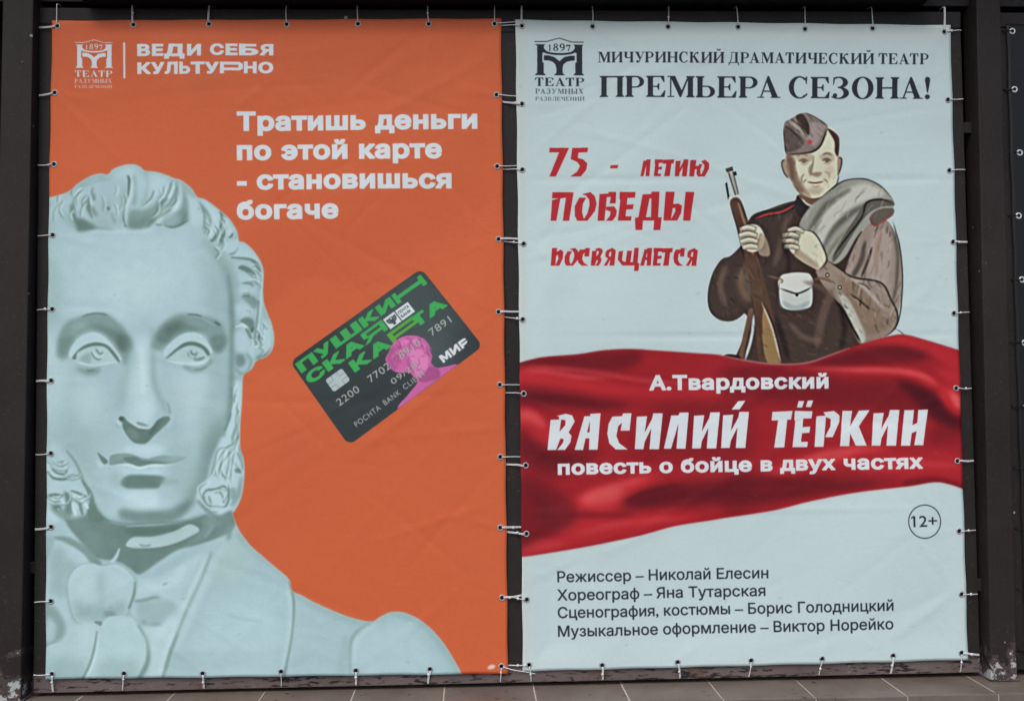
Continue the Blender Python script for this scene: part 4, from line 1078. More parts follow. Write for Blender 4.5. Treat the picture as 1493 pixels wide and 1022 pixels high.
    for x, y in ((1207, 401), (1225, 419)):
        cv.polys([orient(_ell(x, y, 3, 3.4))], INK); cv.polys([orient(_ell(x, y, 1.9, 2.2))], (150, 140, 126))
    # near hand: back of the hand, thumb and fingers closed round the coat's edge
    P([(1150, 352), (1158, 340), (1170, 334), (1184, 338), (1194, 350), (1202, 366), (1205, 378), (1194, 392), (1182, 388), (1168, 380), (1156, 370), (1150, 362)], SK, .4)
    P([(1158, 372), (1172, 382), (1190, 392), (1194, 386), (1176, 372), (1162, 362)], SKs, 1.2, .8)
    for q in ([(1148, 337), (1160, 334), (1172, 338)], [(1141, 344), (1154, 342), (1166, 346)], [(1140, 352), (1152, 351), (1164, 354)], [(1143, 360), (1154, 359), (1165, 362)]):
        Ln(q, [7.5, 8, 7], INK, .3); Ln(q, [5.8, 6.4, 6], SK, .3); Ln([(a, b+1.6) for a, b in q], [1.6, 2, 1], SKs, .5, .8)
    Ln([(1166, 335), (1184, 338), (1196, 352), (1206, 378), (1196, 394)], 1.5, INK, .3)
    # far hand closed round the stock
    P([(1080, 336), (1092, 328), (1106, 330), (1114, 344), (1112, 360), (1098, 368), (1084, 362), (1078, 350)], SK, .4)
    for q in ([(1079, 335), (1090, 332), (1102, 335)], [(1077, 344), (1090, 341), (1104, 344)], [(1079, 353), (1092, 350), (1106, 353)], [(1083, 361), (1094, 359), (1106, 361)]):
        Ln(q, [7, 9, 6.5], INK, .3); Ln(q, [5.4, 7.4, 5.4], SK, .3); Ln([(a, b+1.7) for a, b in q], [1.4, 2.2, 1], SKs, .5, .8)
    P([(1108, 340), (1118, 350), (1122, 372), (1108, 372), (1104, 358)], SKs, 1, .8)
    # pale canvas pouch on the belt
    P([(1138, 404), (1150, 399), (1172, 398), (1182, 402), (1186, 425), (1184, 446), (1170, 452), (1148, 452), (1137, 446), (1135, 425)], (180, 186, 180), .5)
    P([(1138, 404), (1160, 398), (1182, 402), (1184, 418), (1162, 428), (1137, 420)], (196, 200, 194), .4)
    Ln([(1136, 420), (1150, 425), (1162, 428), (1174, 424), (1185, 418)], 2, INK, .4)
    Ln([(1138, 404), (1135, 425), (1138, 446), (1150, 453), (1170, 452), (1184, 446), (1186, 425), (1182, 402)], 1.5, INK, .4)
    P([(1140, 438), (1160, 446), (1182, 438), (1172, 451), (1148, 451)], (132, 142, 142), 2, .8)
    cv.polys([orient(_ell(1162, 430, 2.4, 2.4))], INK)
    Ln([(1118, 402), (1140, 408), (1138, 414)], 3, (108, 84, 66), .5, .8); Ln([(1185, 408), (1200, 406), (1216, 412)], 4, (108, 84, 66), .5, .8)
    Ln([(1304, 478), (1316, 486), (1322, 494)], 1.5, INK, .4, .7)

    # ---- dry-brush hatching over the washes
    def hatch(region, n, ang, ln, cols, w=(.6, 1.6), al=(.25, .6), bend=2.0):
        cv.setclip([orient(smooth(region))], .5)
        p = np.array(region); mn, mx = p.min(0), p.max(0)
        for _ in range(n):
            x, y = r.uniform(mn[0], mx[0]), r.uniform(mn[1], mx[1]); a = ang+r.uniform(-.3, .3); l = ln*r.uniform(.5, 1.4); b = r.uniform(-bend, bend)
            Ln([(x, y), (x+l*.5*math.cos(a)-b*math.sin(a), y+l*.5*math.sin(a)+b*math.cos(a)), (x+l*math.cos(a), y+l*math.sin(a))], r.uniform(*w), cols[r.integers(len(cols))], .35, r.uniform(*al))
        cv.setclip(None)
    hatch([(1262, 330), (1300, 320), (1315, 380), (1315, 430), (1302, 470), (1280, 470), (1250, 440), (1232, 400)], 130, 1.75, 16, [(92, 76, 64), (176, 164, 152), (112, 92, 78), INK])
    hatch([(1165, 330), (1178, 305), (1212, 276), (1245, 262), (1284, 272), (1304, 296), (1268, 326), (1232, 375), (1214, 385), (1178, 350)], 120, 2.2, 15, [(96, 96, 82), (188, 188, 176), (112, 116, 96), (80, 76, 66)], al=(.2, .5))
    hatch([(1190, 392), (1204, 378), (1242, 402), (1284, 412), (1308, 452), (1296, 488), (1256, 500), (1232, 452), (1198, 412)], 150, .9, 11, [(84, 64, 50), (172, 164, 150), (104, 84, 66), (120, 104, 78), INK])
    # tunic: soft folds, then ink
    for q, w_, c_ in (([(1150, 310), (1140, 350), (1128, 390)], 9, TUN2), ([(1215, 420), (1200, 460), (1190, 510)], 12, TUN2), ([(1150, 470), (1170, 490), (1200, 500)], 8, TUN2),
                      ([(1225, 440), (1232, 480), (1226, 510)], 8, INK), ([(1140, 350), (1150, 380), (1148, 398)], 6, INK), ([(1130, 460), (1140, 490), (1150, 526)], 9, INK),
                      ([(1060, 385), (1050, 415), (1060, 450)], 8, TUN2), ([(1085, 385), (1080, 415), (1092, 440)], 7, (112, 88, 66)), ([(1170, 410), (1200, 420), (1222, 440)], 8, TUN2)):
        Ln(q, w_, c_, 2.2, .65)
    hatch([(1100, 325), (1160, 305), (1172, 330), (1150, 395), (1120, 395)], 60, 1.9, 14, [(104, 86, 74), INK, (88, 70, 60)], al=(.25, .6))
    hatch([(1093, 400), (1150, 460), (1250, 470), (1240, 512), (1170, 532), (1100, 530)], 110, .4, 14, [(92, 74, 62), (40, 32, 30), (110, 96, 84)], al=(.15, .45))
    hatch([(1040, 390), (1090, 370), (1120, 400), (1100, 450), (1064, 468), (1036, 455)], 90, 1.3, 12, [(92, 70, 52), (40, 32, 30), (104, 84, 60)], al=(.15, .45))
    hatch([(1064, 295), (1079, 291), (1104, 372), (1140, 530), (1108, 531), (1082, 360)], 60, 1.3, 18, [(120, 92, 62), (56, 40, 34)], al=(.3, .6))
    hatch([(1142, 186), (1164, 167), (1190, 172), (1207, 187), (1194, 216), (1146, 226)], 70, .9, 9, [(84, 72, 66), (164, 152, 144), INK], al=(.2, .45))
    P([(1147, 232), (1157, 234), (1160, 258), (1172, 280), (1160, 276), (1150, 256)], SKd, 1.6, .55)
    P([(1160, 226), (1182, 225), (1186, 232), (1176, 238), (1164, 236)], SKs, 1.4, .6)
    P([(1194, 228), (1214, 224), (1216, 234), (1204, 238)], SKs, 1.4, .5)
    P([(1186, 252), (1198, 252), (1194, 258), (1186, 258)], SKs, .8, .8)
    P([(1176, 276), (1200, 274), (1194, 284), (1182, 284)], SKs, 2, .5)
    Ln([(1200, 250), (1208, 254), (1209, 262)], 1.6, SKs, .5, .8); Ln([(1172, 254), (1168, 260), (1169, 268)], 1.8, SKd, .5, .7)
    hatch([(1145, 228), (1160, 230), (1164, 262), (1182, 288), (1160, 278), (1148, 252)], 46, 1.2, 9, [(110, 84, 66), (84, 62, 50)], al=(.25, .5))
    hatch([(1196, 268), (1222, 240), (1220, 262), (1204, 286), (1186, 290)], 20, 2.2, 7, [(150, 130, 108), (120, 98, 80)], al=(.2, .4))
    hatch([(1158, 372), (1194, 350), (1205, 378), (1192, 392)], 22, .9, 7, [(130, 106, 84)], al=(.25, .45))
    Ln([(1176, 262), (1172, 265), (1171, 268)], 1.5, SKd, .4, .8); Ln([(1200, 261), (1205, 264), (1206, 267)], 1.5, SKd, .4, .8)
    dm = np.clip(np.abs(cv.img-before).sum(-1)*5-.25, 0, 1)
    cv.clip = np.clip(gblur(dm, 1.0), 0, 1)*(dm > .05); cv.crisp(.50, 2.6); cv.crisp(.25, 9); cv.clip = None

soldier(cvR)

def red_cloth(cv):
    top = [(750, 530), (757, 529), (790, 521), (843, 516.5), (878, 511), (917, 509), (966, 511.5), (1019, 515), (1051, 517.5), (1093, 525.6), (1130, 530),
           (1176, 528), (1218, 514), (1257, 501), (1299, 489.4), (1321, 488), (1352, 496.4), (1402, 511.6), (1420, 517)]
    bot = [(1420, 717), (1405, 713), (1384, 706), (1363, 703), (1324, 709), (1250, 718), (1183, 731), (1130, 744), (1060, 755), (1037, 759), (984, 767.5), (931, 781.6),
           (861, 796), (790, 808), (759, 812), (750, 814)]
    pl = [np.vstack([smooth(top, False, 5), smooth(bot, False, 5)])]
    B, Dk, DD, H, HH = (150, 31, 39), (104, 22, 31), (74, 17, 26), (178, 40, 47), (202, 76, 78)
    cv.polys([orient(pl[0])], B, .3)
    cv.setclip([orient(pl[0])], .4)
    P, Ln = cv.poly, cv.line
    q4 = lambda p: Z(720, 470, 2.84, p)
    q5 = lambda p: Z(1060, 470, 2.838, p)
    P(q4([(110, 150), (300, 130), (480, 115), (620, 120), (560, 190), (400, 200), (200, 180), (110, 190)]), Dk, 5, .8)
    P(q4([(110, 195), (200, 200), (400, 240), (640, 270), (900, 280), (1060, 280), (1060, 320), (700, 310), (400, 290), (110, 250)]), H, 6, .9)
    Ln(q4([(110, 200), (220, 205), (340, 225), (480, 235)]), 6, HH, 3, .5)
    P(q4([(110, 270), (300, 290), (500, 330), (620, 330), (400, 350), (110, 345)]), Dk, 7, .8)
    P(q4([(110, 360), (170, 365), (240, 430), (260, 500), (200, 520), (110, 430)]), H, 6, .8)
    P(q4([(110, 365), (160, 375), (200, 420), (110, 405)]), HH, 5, .5)
    P(q4([(110, 440), (220, 520), (440, 540), (240, 640), (110, 560)]), DD, 8, .55)
    P(q4([(700, 330), (1000, 320), (1060, 360), (1060, 560), (800, 560), (560, 540), (640, 440)]), Dk, 12, .5)
    P(q4([(340, 720), (420, 680), (520, 650), (660, 620), (690, 640), (600, 700), (520, 760), (440, 790), (340, 770)]), H, 6, .95)
    P(q4([(380, 710), (480, 680), (540, 690), (500, 740), (420, 760), (370, 750)]), HH, 5, .75)
    P(q4([(540, 740), (660, 680), (800, 660), (1060, 650), (1060, 740), (900, 760), (700, 770), (560, 775)]), Dk, 6, .85)
    Ln(q4([(540, 745), (640, 700), (800, 670)]), 4, DD, 3, .6)
    P(q4([(110, 640), (250, 680), (340, 780), (300, 860), (180, 920), (110, 930)]), Dk, 7, .75)
    P(q4([(260, 880), (420, 800), (640, 790), (860, 800), (640, 860), (420, 910), (200, 950), (110, 965)]), H, 6, .75)
    Ln(q4([(320, 790), (480, 800), (600, 790)]), 5, DD, 4, .5)
    P(q4([(120, 930), (200, 900), (300, 920), (220, 950), (120, 968)]), HH, 5, .35)
    # right half
    P(q5([(330, 180), (520, 120), (680, 90), (860, 110), (800, 160), (640, 180), (480, 190)]), Dk, 5, .8)
    P(q5([(560, 90), (700, 58), (860, 80), (970, 130), (970, 200), (800, 120), (680, 90)]), H, 4, .7)
    P(q5([(300, 195), (520, 195), (720, 195), (840, 225), (900, 280), (860, 270), (700, 225), (480, 215)]), H, 5, .9)
    Ln(q5([(480, 200), (640, 195), (780, 208), (860, 245)]), 5, HH, 3, .5)
    P(q5([(0, 180), (240, 180), (480, 230), (720, 240), (860, 320), (860, 380), (480, 360), (200, 330), (0, 320)]), Dk, 9, .75)
    P(q5([(700, 235), (850, 290), (920, 370), (975, 395), (975, 440), (880, 420), (780, 330)]), DD, 5, .8)
    P(q5([(900, 260), (970, 290), (975, 380), (930, 360), (880, 300)]), H, 4, .95)
    P(q5([(930, 300), (975, 320), (975, 360), (940, 340)]), HH, 3, .9)
    P(q5([(860, 190), (975, 200), (975, 270), (900, 240)]), H, 5, .8)
    P(q5([(860, 420), (975, 410), (975, 480), (840, 500)]), Dk, 7, .6)
    P(q5([(140, 620), (360, 540), (560, 510), (700, 520), (560, 560), (380, 600), (220, 650)]), H, 6, .8)
    P(q5([(320, 570), (440, 530), (560, 520), (480, 560), (380, 585)]), HH, 5, .5)
    P(q5([(600, 560), (840, 540), (975, 560), (975, 640), (820, 630), (600, 650)]), H, 7, .6)
    P(q5([(0, 640), (300, 640), (560, 640), (740, 650), (500, 690), (250, 740), (0, 790)]), Dk, 7, .75)
    Ln(q5([(0, 660), (240, 665), (460, 650)]), 6, DD, 5, .6)
    P(q5([(740, 650), (860, 640), (975, 670), (975, 690), (860, 662), (740, 680)]), Dk, 3, .6)
    for q, w, c, b_, al in (
        (q4([(110, 182), (260, 190), (420, 208), (620, 240), (900, 262)]), 5, HH, 3, .45),
        (q4([(110, 300), (240, 312), (420, 340), (560, 345)]), 9, DD, 5, .55),
        (q4([(110, 378), (170, 392), (215, 440)]), 9, HH, 4, .6),
        (q4([(140, 500), (240, 560), (330, 570)]), 12, DD, 7, .45),
        (q4([(350, 740), (440, 706), (540, 672), (640, 640)]), 8, HH, 4, .6),
        (q4([(560, 760), (700, 722), (880, 706), (1060, 700)]), 10, DD, 6, .55),
        (q4([(130, 680), (210, 760), (220, 860)]), 12, DD, 8, .45),
        (q4([(330, 880), (480, 842), (640, 822), (800, 812)]), 5, HH, 3.5, .4),
        (q5([(300, 190), (480, 194), (660, 200), (800, 220), (880, 262)]), 5, HH, 2.5, .5),
        (q5([(380, 160), (560, 128), (720, 118), (860, 150)]), 9, DD, 6, .45),
        (q5([(760, 262), (850, 330), (910, 400), (972, 430)]), 10, DD, 5, .7),
        (q5([(915, 285), (950, 315), (975, 345)]), 9, HH, 3.5, .75),
        (q5([(200, 620), (360, 560), (520, 528), (660, 524)]), 6, HH, 4, .5),
        (q5([(640, 600), (800, 585), (970, 592)]), 6, HH, 4, .4),
        (q5([(0, 730), (200, 716), (420, 690), (640, 668)]), 8, DD, 5, .5)):
        cv.line(q, w, c, b_, al)
    cv.crisp(.45, 9); cv.crisp(.30, 3.5)
    cv.line([tuple(p) for p in smooth(top, False, 4)], [1.6, 1.6], (110, 30, 36), .6, .5)
    cv.setclip(None)
    # torn pale edge where the printed soldier meets the cloth
    Ln([(1052, 518), (1093, 526.5), (1130, 531), (1176, 529), (1218, 515), (1240, 507)], [1, 1.6, 1.4, 1.6, 1.6, .8], (196, 190, 190), .4, .7)
red_cloth(cvR)

def white_lettering(cv):
    INKK = (38, 42, 46)
    draw_logo(cv, (770, 40, 8.89), INKK, None)
    z = lambda p: Z(770, 40, 8.89, p)
    a = z([(90, 760), (728, 760), (95, 860), (722, 860), (95, 950), (730, 950)])
    serif(cv, 'ТЕАТР', a[0], a[1], 12.2, INKK, .1)
    serif(cv, 'РАЗУМНЫХ', a[2], a[3], 7.4, (66, 72, 76), .16, .85)
    serif(cv, 'РАЗВЛЕЧЕНИЙ', a[4], a[5], 5.8, (66, 72, 76), .16, .8)
    serif(cv, 'МИЧУРИНСКИЙ ДРАМАТИЧЕСКИЙ ТЕАТР', (872.2, 90.9), (1353.3, 94.6), 15.6, INKK, .10, 1, .32)
    serif(cv, 'ПРЕМЬЕРА СЕЗОНА!', (874.5, 141.8), (1356, 144.8), 31, INKK, .05, 1, .30)
    R_ = (170, 38, 44)
    ZA = (780, 180, 4.257)
    def b(ch, x0, x1, yt, yb, col=R_, zm=ZA): brush(cv, ch, x0, x1, yt, yb, col, zm)
    b('7', 88, 212, 152, 330); b('5', 220, 330, 152, 330)
    cv.polys([orient(Z(*ZA, [(470, 262), (517, 262), (510, 282), (463, 282)]))], R_)
    for ch, x0, x1 in (('Л', 652, 715), ('Е', 735, 792), ('Т', 790, 862), ('И', 865, 950), ('Ю', 955, 1080)): b(ch, x0, x1, 228, 332)
    for ch, x0, x1, y1 in (('П', 97, 240, 606), ('О', 247, 382, 606), ('Б', 388, 507, 606), ('Е', 513, 622, 606), ('Д', 618, 785, 665), ('Ы', 795, 987, 606)):
        b(ch, x0, x1, 428, y1)
    for ch, x0, x1, y1 in (('п', 97, 175, 885), ('О', 183, 272, 885), ('С', 262, 340, 885), ('В', 345, 420, 885), ('Я', 425, 500, 885), ('Щ', 512, 645, 918),
                           ('А', 650, 725, 885), ('Е', 728, 792, 885), ('Т', 785, 855, 885), ('С', 858, 930, 885), ('Я', 935, 1010, 885)):
        b(ch, x0, x1, 775, y1)
    W_ = (206, 215, 219)
    text(cv, 'А.Твардовский', (946, 569.4), (1208.7, 566.6), 22.5, W_, .048, 1.07)
    ZB = (720, 470, 2.84)
    for ch, x0, x1, y0, y1 in (('В', 222, 335, 378, 528), ('А', 335, 442, 376, 528), ('С', 470, 570, 376, 526), ('И', 584, 700, 376, 525), ('Л', 705, 808, 373, 523),
                               ('И', 822, 937, 372, 522), ('И', 942, 1057, 370, 520)):
        b(ch, x0, x1, y0, y1, W_, ZB)
    cv.polys([orient(Z(*ZB, [(1012, 326), (1042, 324), (1018, 360), (985, 361)]))], W_)
    ZC = (1060, 470, 2.838)
    for ch, x0, x1, y0, y1 in (('Т', 185, 272, 366, 518), ('Е', 272, 355, 366, 516), ('Р', 364, 468, 366, 515), ('К', 470, 592, 363, 512), ('И', 600, 715, 362, 510), ('Н', 720, 832, 360, 510)):
        b(ch, x0, x1, y0, y1, W_, ZC)
    for q in ([(297, 325), (320, 325), (312, 352), (290, 352)], [(335, 323), (358, 323), (348, 350), (327, 350)]):
        cv.polys([orient(Z(*ZC, q))], W_)
    text(cv, 'повесть о бойце в двух частях', (813.3, 692.5), (1346, 683.2), 21.5, W_, .048, 1.07)
    G_ = (38, 43, 49)
    text(cv, 'Режиссер – Николай Елесин', (812.9, 849), (1120.7, 843), 16.3, G_, .013)
    text(cv, 'Хореограф – Яна Тутарская', (812.9, 875.8), (1116.5, 868.8), 16.3, G_, .013)
    text(cv, 'Сценография, костюмы – Борис Голодницкий', (813.7, 901.5), (1302.7, 890), 16.3, G_, .013)
    text(cv, 'Музыкальное оформление – Виктор Норейко', (814, 928.7), (1302.7, 917), 16.3, G_, .013)
    cv.polys([orient(_ell(1347.5, 760, 24.4, 24.9, n=60)), orient(_ell(1347.5, 760, 22.9, 23.4, n=60), False)], G_)
    text(cv, '12+', (1331, 768), (1366, 767), 17, G_, .006)
    cv.line([(1327.6, 755.5), (1331.6, 751.8)], [1.7, 1.7], G_)
white_lettering(cvR)

def age_marks(cv, seed, n, col):
    """small scuffs, flecks and faint stains on the vinyl"""
    r = np.random.default_rng(seed)
    x0, x1 = (755, 1400) if cv is cvR else (75, 735)
    for _ in range(n):
        x, y = r.uniform(x0, x1), r.uniform(35, 975); a = r.uniform(-.6, .4); l = r.uniform(1.5, 8)
        cv.line([(x, y), (x+l*math.cos(a)*.5, y+l*math.sin(a)*.5+r.uniform(-1, 1)), (x+l*math.cos(a), y+l*math.sin(a))], r.uniform(.6, 1.5), col, .5, r.uniform(.1, .45))
    for _ in range(10):
        x, y = r.uniform(x0, x1), r.uniform(40, 970)
        cv.poly([(x-30, y), (x, y-14*r.random()), (x+34, y), (x, y+40*r.random())], col, 12, .06)
age_marks(cvR, 4, 70, (110, 118, 116))
age_marks(cvL, 9, 50, (120, 90, 78))
cvR.grain(.7, 1.0, 1, 12)

# ================================================================ MATERIALS
def new_mat(name):
    m = bpy.data.materials.new(name); m.use_nodes = True
    nt = m.node_tree; b = nt.nodes.get("Principled BSDF")
    return m, nt, b

def N(nt, t, **k):
    n = nt.nodes.new(t)
    for a, v in k.items():
        if a in ('operation', 'blend_type', 'data_type', 'noise_dimensions', 'feature', 'interpolation', 'interpolation_type', 'distance', 'clamp'): setattr(n, a, v)
    return n

def noise(nt, vec, scale, detail=4, rough=.55, sc=None):
    n = nt.nodes.new('ShaderNodeTexNoise')
    n.inputs['Scale'].default_value = scale; n.inputs['Detail'].default_value = detail; n.inputs['Roughness'].default_value = rough
    if sc is not None:
        mp = nt.nodes.new('ShaderNodeMapping'); mp.inputs['Scale'].default_value = sc
        nt.links.new(vec, mp.inputs[0]); vec = mp.outputs[0]
    nt.links.new(vec, n.inputs['Vector'])
    return n.outputs[0]

def ramp(nt, fac, stops):
    r = nt.nodes.new('ShaderNodeValToRGB')
    el = r.color_ramp.elements
    while len(el) < len(stops): el.new(.5)
    for e, (p, c) in zip(el, stops):
        e.position = p; e.color = (c, c, c, 1) if isinstance(c, (int, float)) else (*c, 1)
    nt.links.new(fac, r.inputs[0])
    return r.outputs[0]

def mix(nt, fac, a, b, mode='MIX'):
    n = nt.nodes.new('ShaderNodeMix'); n.data_type = 'RGBA'; n.blend_type = mode
    for s, v in ((0, fac), (6, a), (7, b)):
        if isinstance(v, (int, float)): n.inputs[s].default_value = v
        elif isinstance(v, tuple): n.inputs[s].default_value = (*v, 1)
        else: nt.links.new(v, n.inputs[s])
    return n.outputs[2]

def mathn(nt, op, a, b):
    n = nt.nodes.new('ShaderNodeMath'); n.operation = op
    for s, v in ((0, a), (1, b)):
        if isinstance(v, (int, float)): n.inputs[s].default_value = v
        else: nt.links.new(v, n.inputs[s])
    return n.outputs[0]

def bump(nt, b, h, strength, dist=.002, prev=None):
    n = nt.nodes.new('ShaderNodeBump'); n.inputs['Strength'].default_value = strength; n.inputs['Distance'].default_value = dist
    nt.links.new(h, n.inputs['Height'])
    if prev is not None: nt.links.new(prev, n.inputs['Normal'])
    nt.links.new(n.outputs[0], b.inputs['Normal'])
    return n.outputs[0]

def geo_pos(nt):
    return nt.nodes.new('ShaderNodeNewGeometry').outputs['Position']

def mat_banner(name, cv, gain, seed):
    m, nt, b = new_mat(name)
    im = cv.to_image(name+' artwork', gain)
    t = nt.nodes.new('ShaderNodeTexImage'); t.image = im; t.interpolation = 'Cubic'; t.extension = 'EXTEND'
    uv = nt.nodes.new('ShaderNodeUVMap'); uv.uv_map = 'UVMap'
    nt.links.new(uv.outputs[0], t.inputs[0])
    nt.links.new(t.outputs[0], b.inputs['Base Color'])
    b.inputs['Roughness'].default_value = .52
    b.inputs['Specular IOR Level'].default_value = .16
    pos = geo_pos(nt)
    mp = nt.nodes.new('ShaderNodeMapping'); mp.inputs['Location'].default_value = (seed*3.1, 0, seed); nt.links.new(pos, mp.inputs[0])
    v = mp.outputs[0]
    crumple = noise(nt, v, 5, 5, .6, (1, 1, 2.4))
    fine = noise(nt, v, 26, 4, .6, (1, 1, 1.8))
    ridg = mathn(nt, 'ABSOLUTE', mathn(nt, 'SUBTRACT', noise(nt, v, 3.2, 3, .5, (1, 1, 1.7)), .5), 0)
    cr = ramp(nt, ridg, [(0, 0), (.03, 1)])
    n1 = bump(nt, b, crumple, .10, .012)
    n2 = bump(nt, b, fine, .05, .0020, n1)
    n3 = bump(nt, b, cr, .10, .0018, n2)
    # woven scrim under the vinyl skin
    w1 = nt.nodes.new('ShaderNodeTexWave'); w1.inputs['Scale'].default_value = 160; w1.bands_direction = 'X'; nt.links.new(pos, w1.inputs[0])
    w2 = nt.nodes.new('ShaderNodeTexWave'); w2.inputs['Scale'].default_value = 160; w2.bands_direction = 'Z'; nt.links.new(pos, w2.inputs[0])
    bump(nt, b, mathn(nt, 'ADD', w1.outputs[1], w2.outputs[1]), .10, .0006, n3)
    rg = ramp(nt, noise(nt, v, 8, 4), [(.3, .46), (.7, .60)])
    nt.links.new(rg, b.inputs['Roughness'])
    return m

def mat_paint(name, base, wear=0.0, z_wear=None, rough=.45, chips=(.42, .44, .43), rust=True):
    """old brown enamel on steel: brushmarks, dust, chips; wear grows near height z_wear if given"""
    m, nt, b = new_mat(name)
    pos = geo_pos(nt)
    big = noise(nt, pos, 2.3, 5, .6)
    col = mix(nt, ramp(nt, big, [(.3, 0.0), (.75, 1.0)]), tuple(c*.82 for c in base), tuple(c*1.22 for c in base))
    dust = ramp(nt, noise(nt, pos, 60, 5, .7), [(.55, 0), (.8, .22)])
    col = mix(nt, dust, col, (.12, .11, .10))
    # drips and scrapes
    sc = ramp(nt, noise(nt, pos, 9, 6, .7, (5, 5, .8)), [(.66, 0), (.70, .5)])
    col = mix(nt, mathn(nt, 'MULTIPLY', sc, .35), col, tuple(c*1.9 for c in base))
    lumps = ramp(nt, noise(nt, pos, 42, 3, .5), [(.66, 0), (.72, 1)])
    col = mix(nt, mathn(nt, 'MULTIPLY', lumps, .35), col, tuple(c*2.6 for c in base))
    nick = ramp(nt, noise(nt, pos, 24, 2, .4), [(.775, 0), (.785, 1)])
    col = mix(nt, nick, col, (.30, .30, .28))
    if z_wear is not None:
        sep = nt.nodes.new('ShaderNodeSeparateXYZ'); nt.links.new(pos, sep.inputs[0])
        h = mathn(nt, 'SUBTRACT', z_wear, sep.outputs[2])          # 0 at z_wear, grows downward
        k = nt.nodes.new('ShaderNodeMapRange'); nt.links.new(h, k.inputs[0])
        k.inputs[1].default_value = -.10; k.inputs[2].default_value = .20; k.inputs[3].default_value = -.16; k.inputs[4].default_value = .21
        f = mathn(nt, 'ADD', noise(nt, pos, 16, 7, .68), k.outputs[0])
        chip = ramp(nt, f, [(.62, 0), (.64, 1)])
        col = mix(nt, ramp(nt, f, [(.50, 0), (.56, .85)]), col, (.085, .068, .064))
        col = mix(nt, chip, col, chips)
    if wear:
        f2 = noise(nt, pos, 30, 7, .72, (.45, 1, 2.2))
        fld = ramp(nt, noise(nt, pos, 3.0, 3, .5), [(.45, -.12), (.62, .07)])
        f3 = mathn(nt, 'ADD', f2, mathn(nt, 'MULTIPLY', fld, wear))
        bare = ramp(nt, f3, [(.575, 0), (.60, 1)])
        col = mix(nt, mathn(nt, 'MULTIPLY', bare, .9), col, (.012, .012, .013))
        if rust:
            rs = ramp(nt, noise(nt, pos, 7, 5, .6), [(.54, 0), (.68, .75)])
            col = mix(nt, rs, col, (.095, .050, .028))
        bump(nt, b, bare, -.3, .001)
    nt.links.new(col, b.inputs['Base Color'])
    b.inputs['Roughness'].default_value = rough
    b.inputs['Specular IOR Level'].default_value = .14
    bm_ = noise(nt, pos, 38, 5, .65, (1, 1, .35))
    lump = noise(nt, pos, 150, 2, .5)
    bump(nt, b, mathn(nt, 'ADD', bm_, mathn(nt, 'ADD', mathn(nt, 'MULTIPLY', lump, .25), mathn(nt, 'MULTIPLY', lumps, .8))), .6, .0035)
    return m

def mat_plain(name, col, rough=.6, metal=0.0, var=.15, scale=40, bstr=.2):
    m, nt, b = new_mat(name)
    pos = geo_pos(nt)
    n = noise(nt, pos, scale, 4, .6)
    c = mix(nt, n, tuple(x*(1-var) for x in col), tuple(min(1, x*(1+var)) for x in col))
    nt.links.new(c, b.inputs['Base Color'])
    b.inputs['Specular IOR Level'].default_value = .25; b.inputs['Roughness'].default_value = rough; b.inputs['Metallic'].default_value = metal
    bump(nt, b, n, bstr, .001)
    return m

def mat_tile():
    m, nt, b = new_mat('brown glazed step tile')
    pos = geo_pos(nt)
    oi = nt.nodes.new('ShaderNodeObjectInfo')
    n = noise(nt, pos, 3.5, 6, .62)
    c = mix(nt, ramp(nt, n, [(.35, 0), (.7, 1)]), (.145, .112, .094), (.21, .175, .150))
    c = mix(nt, mathn(nt, 'MULTIPLY', oi.outputs['Random'], .35), c, (.13, .088, .070))
    d = ramp(nt, noise(nt, pos, 55, 6, .7), [(.60, 0), (.72, .6)])
    c = mix(nt, d, c, (.26, .24, .22))
    sp = ramp(nt, noise(nt, pos, 34, 2, .4), [(.27, .9), (.30, 0)])
    c = mix(nt, sp, c, (.025, .018, .014))
    nt.links.new(c, b.inputs['Base Color'])
    r = ramp(nt, noise(nt, pos, 9, 5, .7), [(.3, .30), (.7, .55)])
    nt.links.new(r, b.inputs['Roughness'])
    bump(nt, b, noise(nt, pos, 12, 4), .15, .002)
    return m

GAIN = (1.25, 1.25, 1.22)
M_ORANGE = mat_banner('orange vinyl print', cvL, GAIN, 1.0)
M_WHITE = mat_banner('white vinyl print', cvR, GAIN, 2.0)
M_BLACKV = mat_plain('black vinyl', (.012, .013, .014), .45, 0, .2, 6, .3)
M_POST = mat_paint('post brown enamel', (.026, .0215, .0205), 0, None, .5)
M_RAIL = mat_paint('rail dark brown enamel', (.0290, .0245, .0240), 0, None, .5)
M_RAILW = mat_paint('bottom rail worn enamel', (.150, .118, .112), 1.0, None, .55)
M_TAB = mat_paint('welded tab enamel', (.030, .026, .026), 0, None, .5)
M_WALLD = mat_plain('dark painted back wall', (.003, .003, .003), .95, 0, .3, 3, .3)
M_BEAM = mat_paint('beam brown enamel', (.022, .019, .019), 0, None, .5)
M_BOARD = mat_plain('matt black board', (.006, .006, .006), .8, 0, .3, 12, .2)
M_RING = mat_plain('zinc eyelet', (.44, .45, .46), .45, .35, .25, 400, .1)
M_RINGW = mat_plain('white eyelet', (.62, .63, .63), .4, .2, .15, 400, .1)
M_HOLE = mat_plain('shadowy eyelet hole', (.006, .006, .007), .9)
M_CORD = mat_plain('grey white cord', (.76, .76, .76), .6, 0, .25, 900, .6)
M_CORDB = mat_plain('black cord', (.012, .012, .012), .5, 0, .25, 900, .6)
M_TILE = mat_tile()
M_GROUT = mat_plain('pale grout', (.50, .42, .34), .9, 0, .3, 80, .4)
M_PAVE = mat_plain('grey asphalt forecourt', (.075, .074, .072), .9, 0, .35, 30, .6)
M_SHADE_SLAB = mat_plain('grey shade slab', (.20, .19, .18), .9, 0, .15, 5, .3)

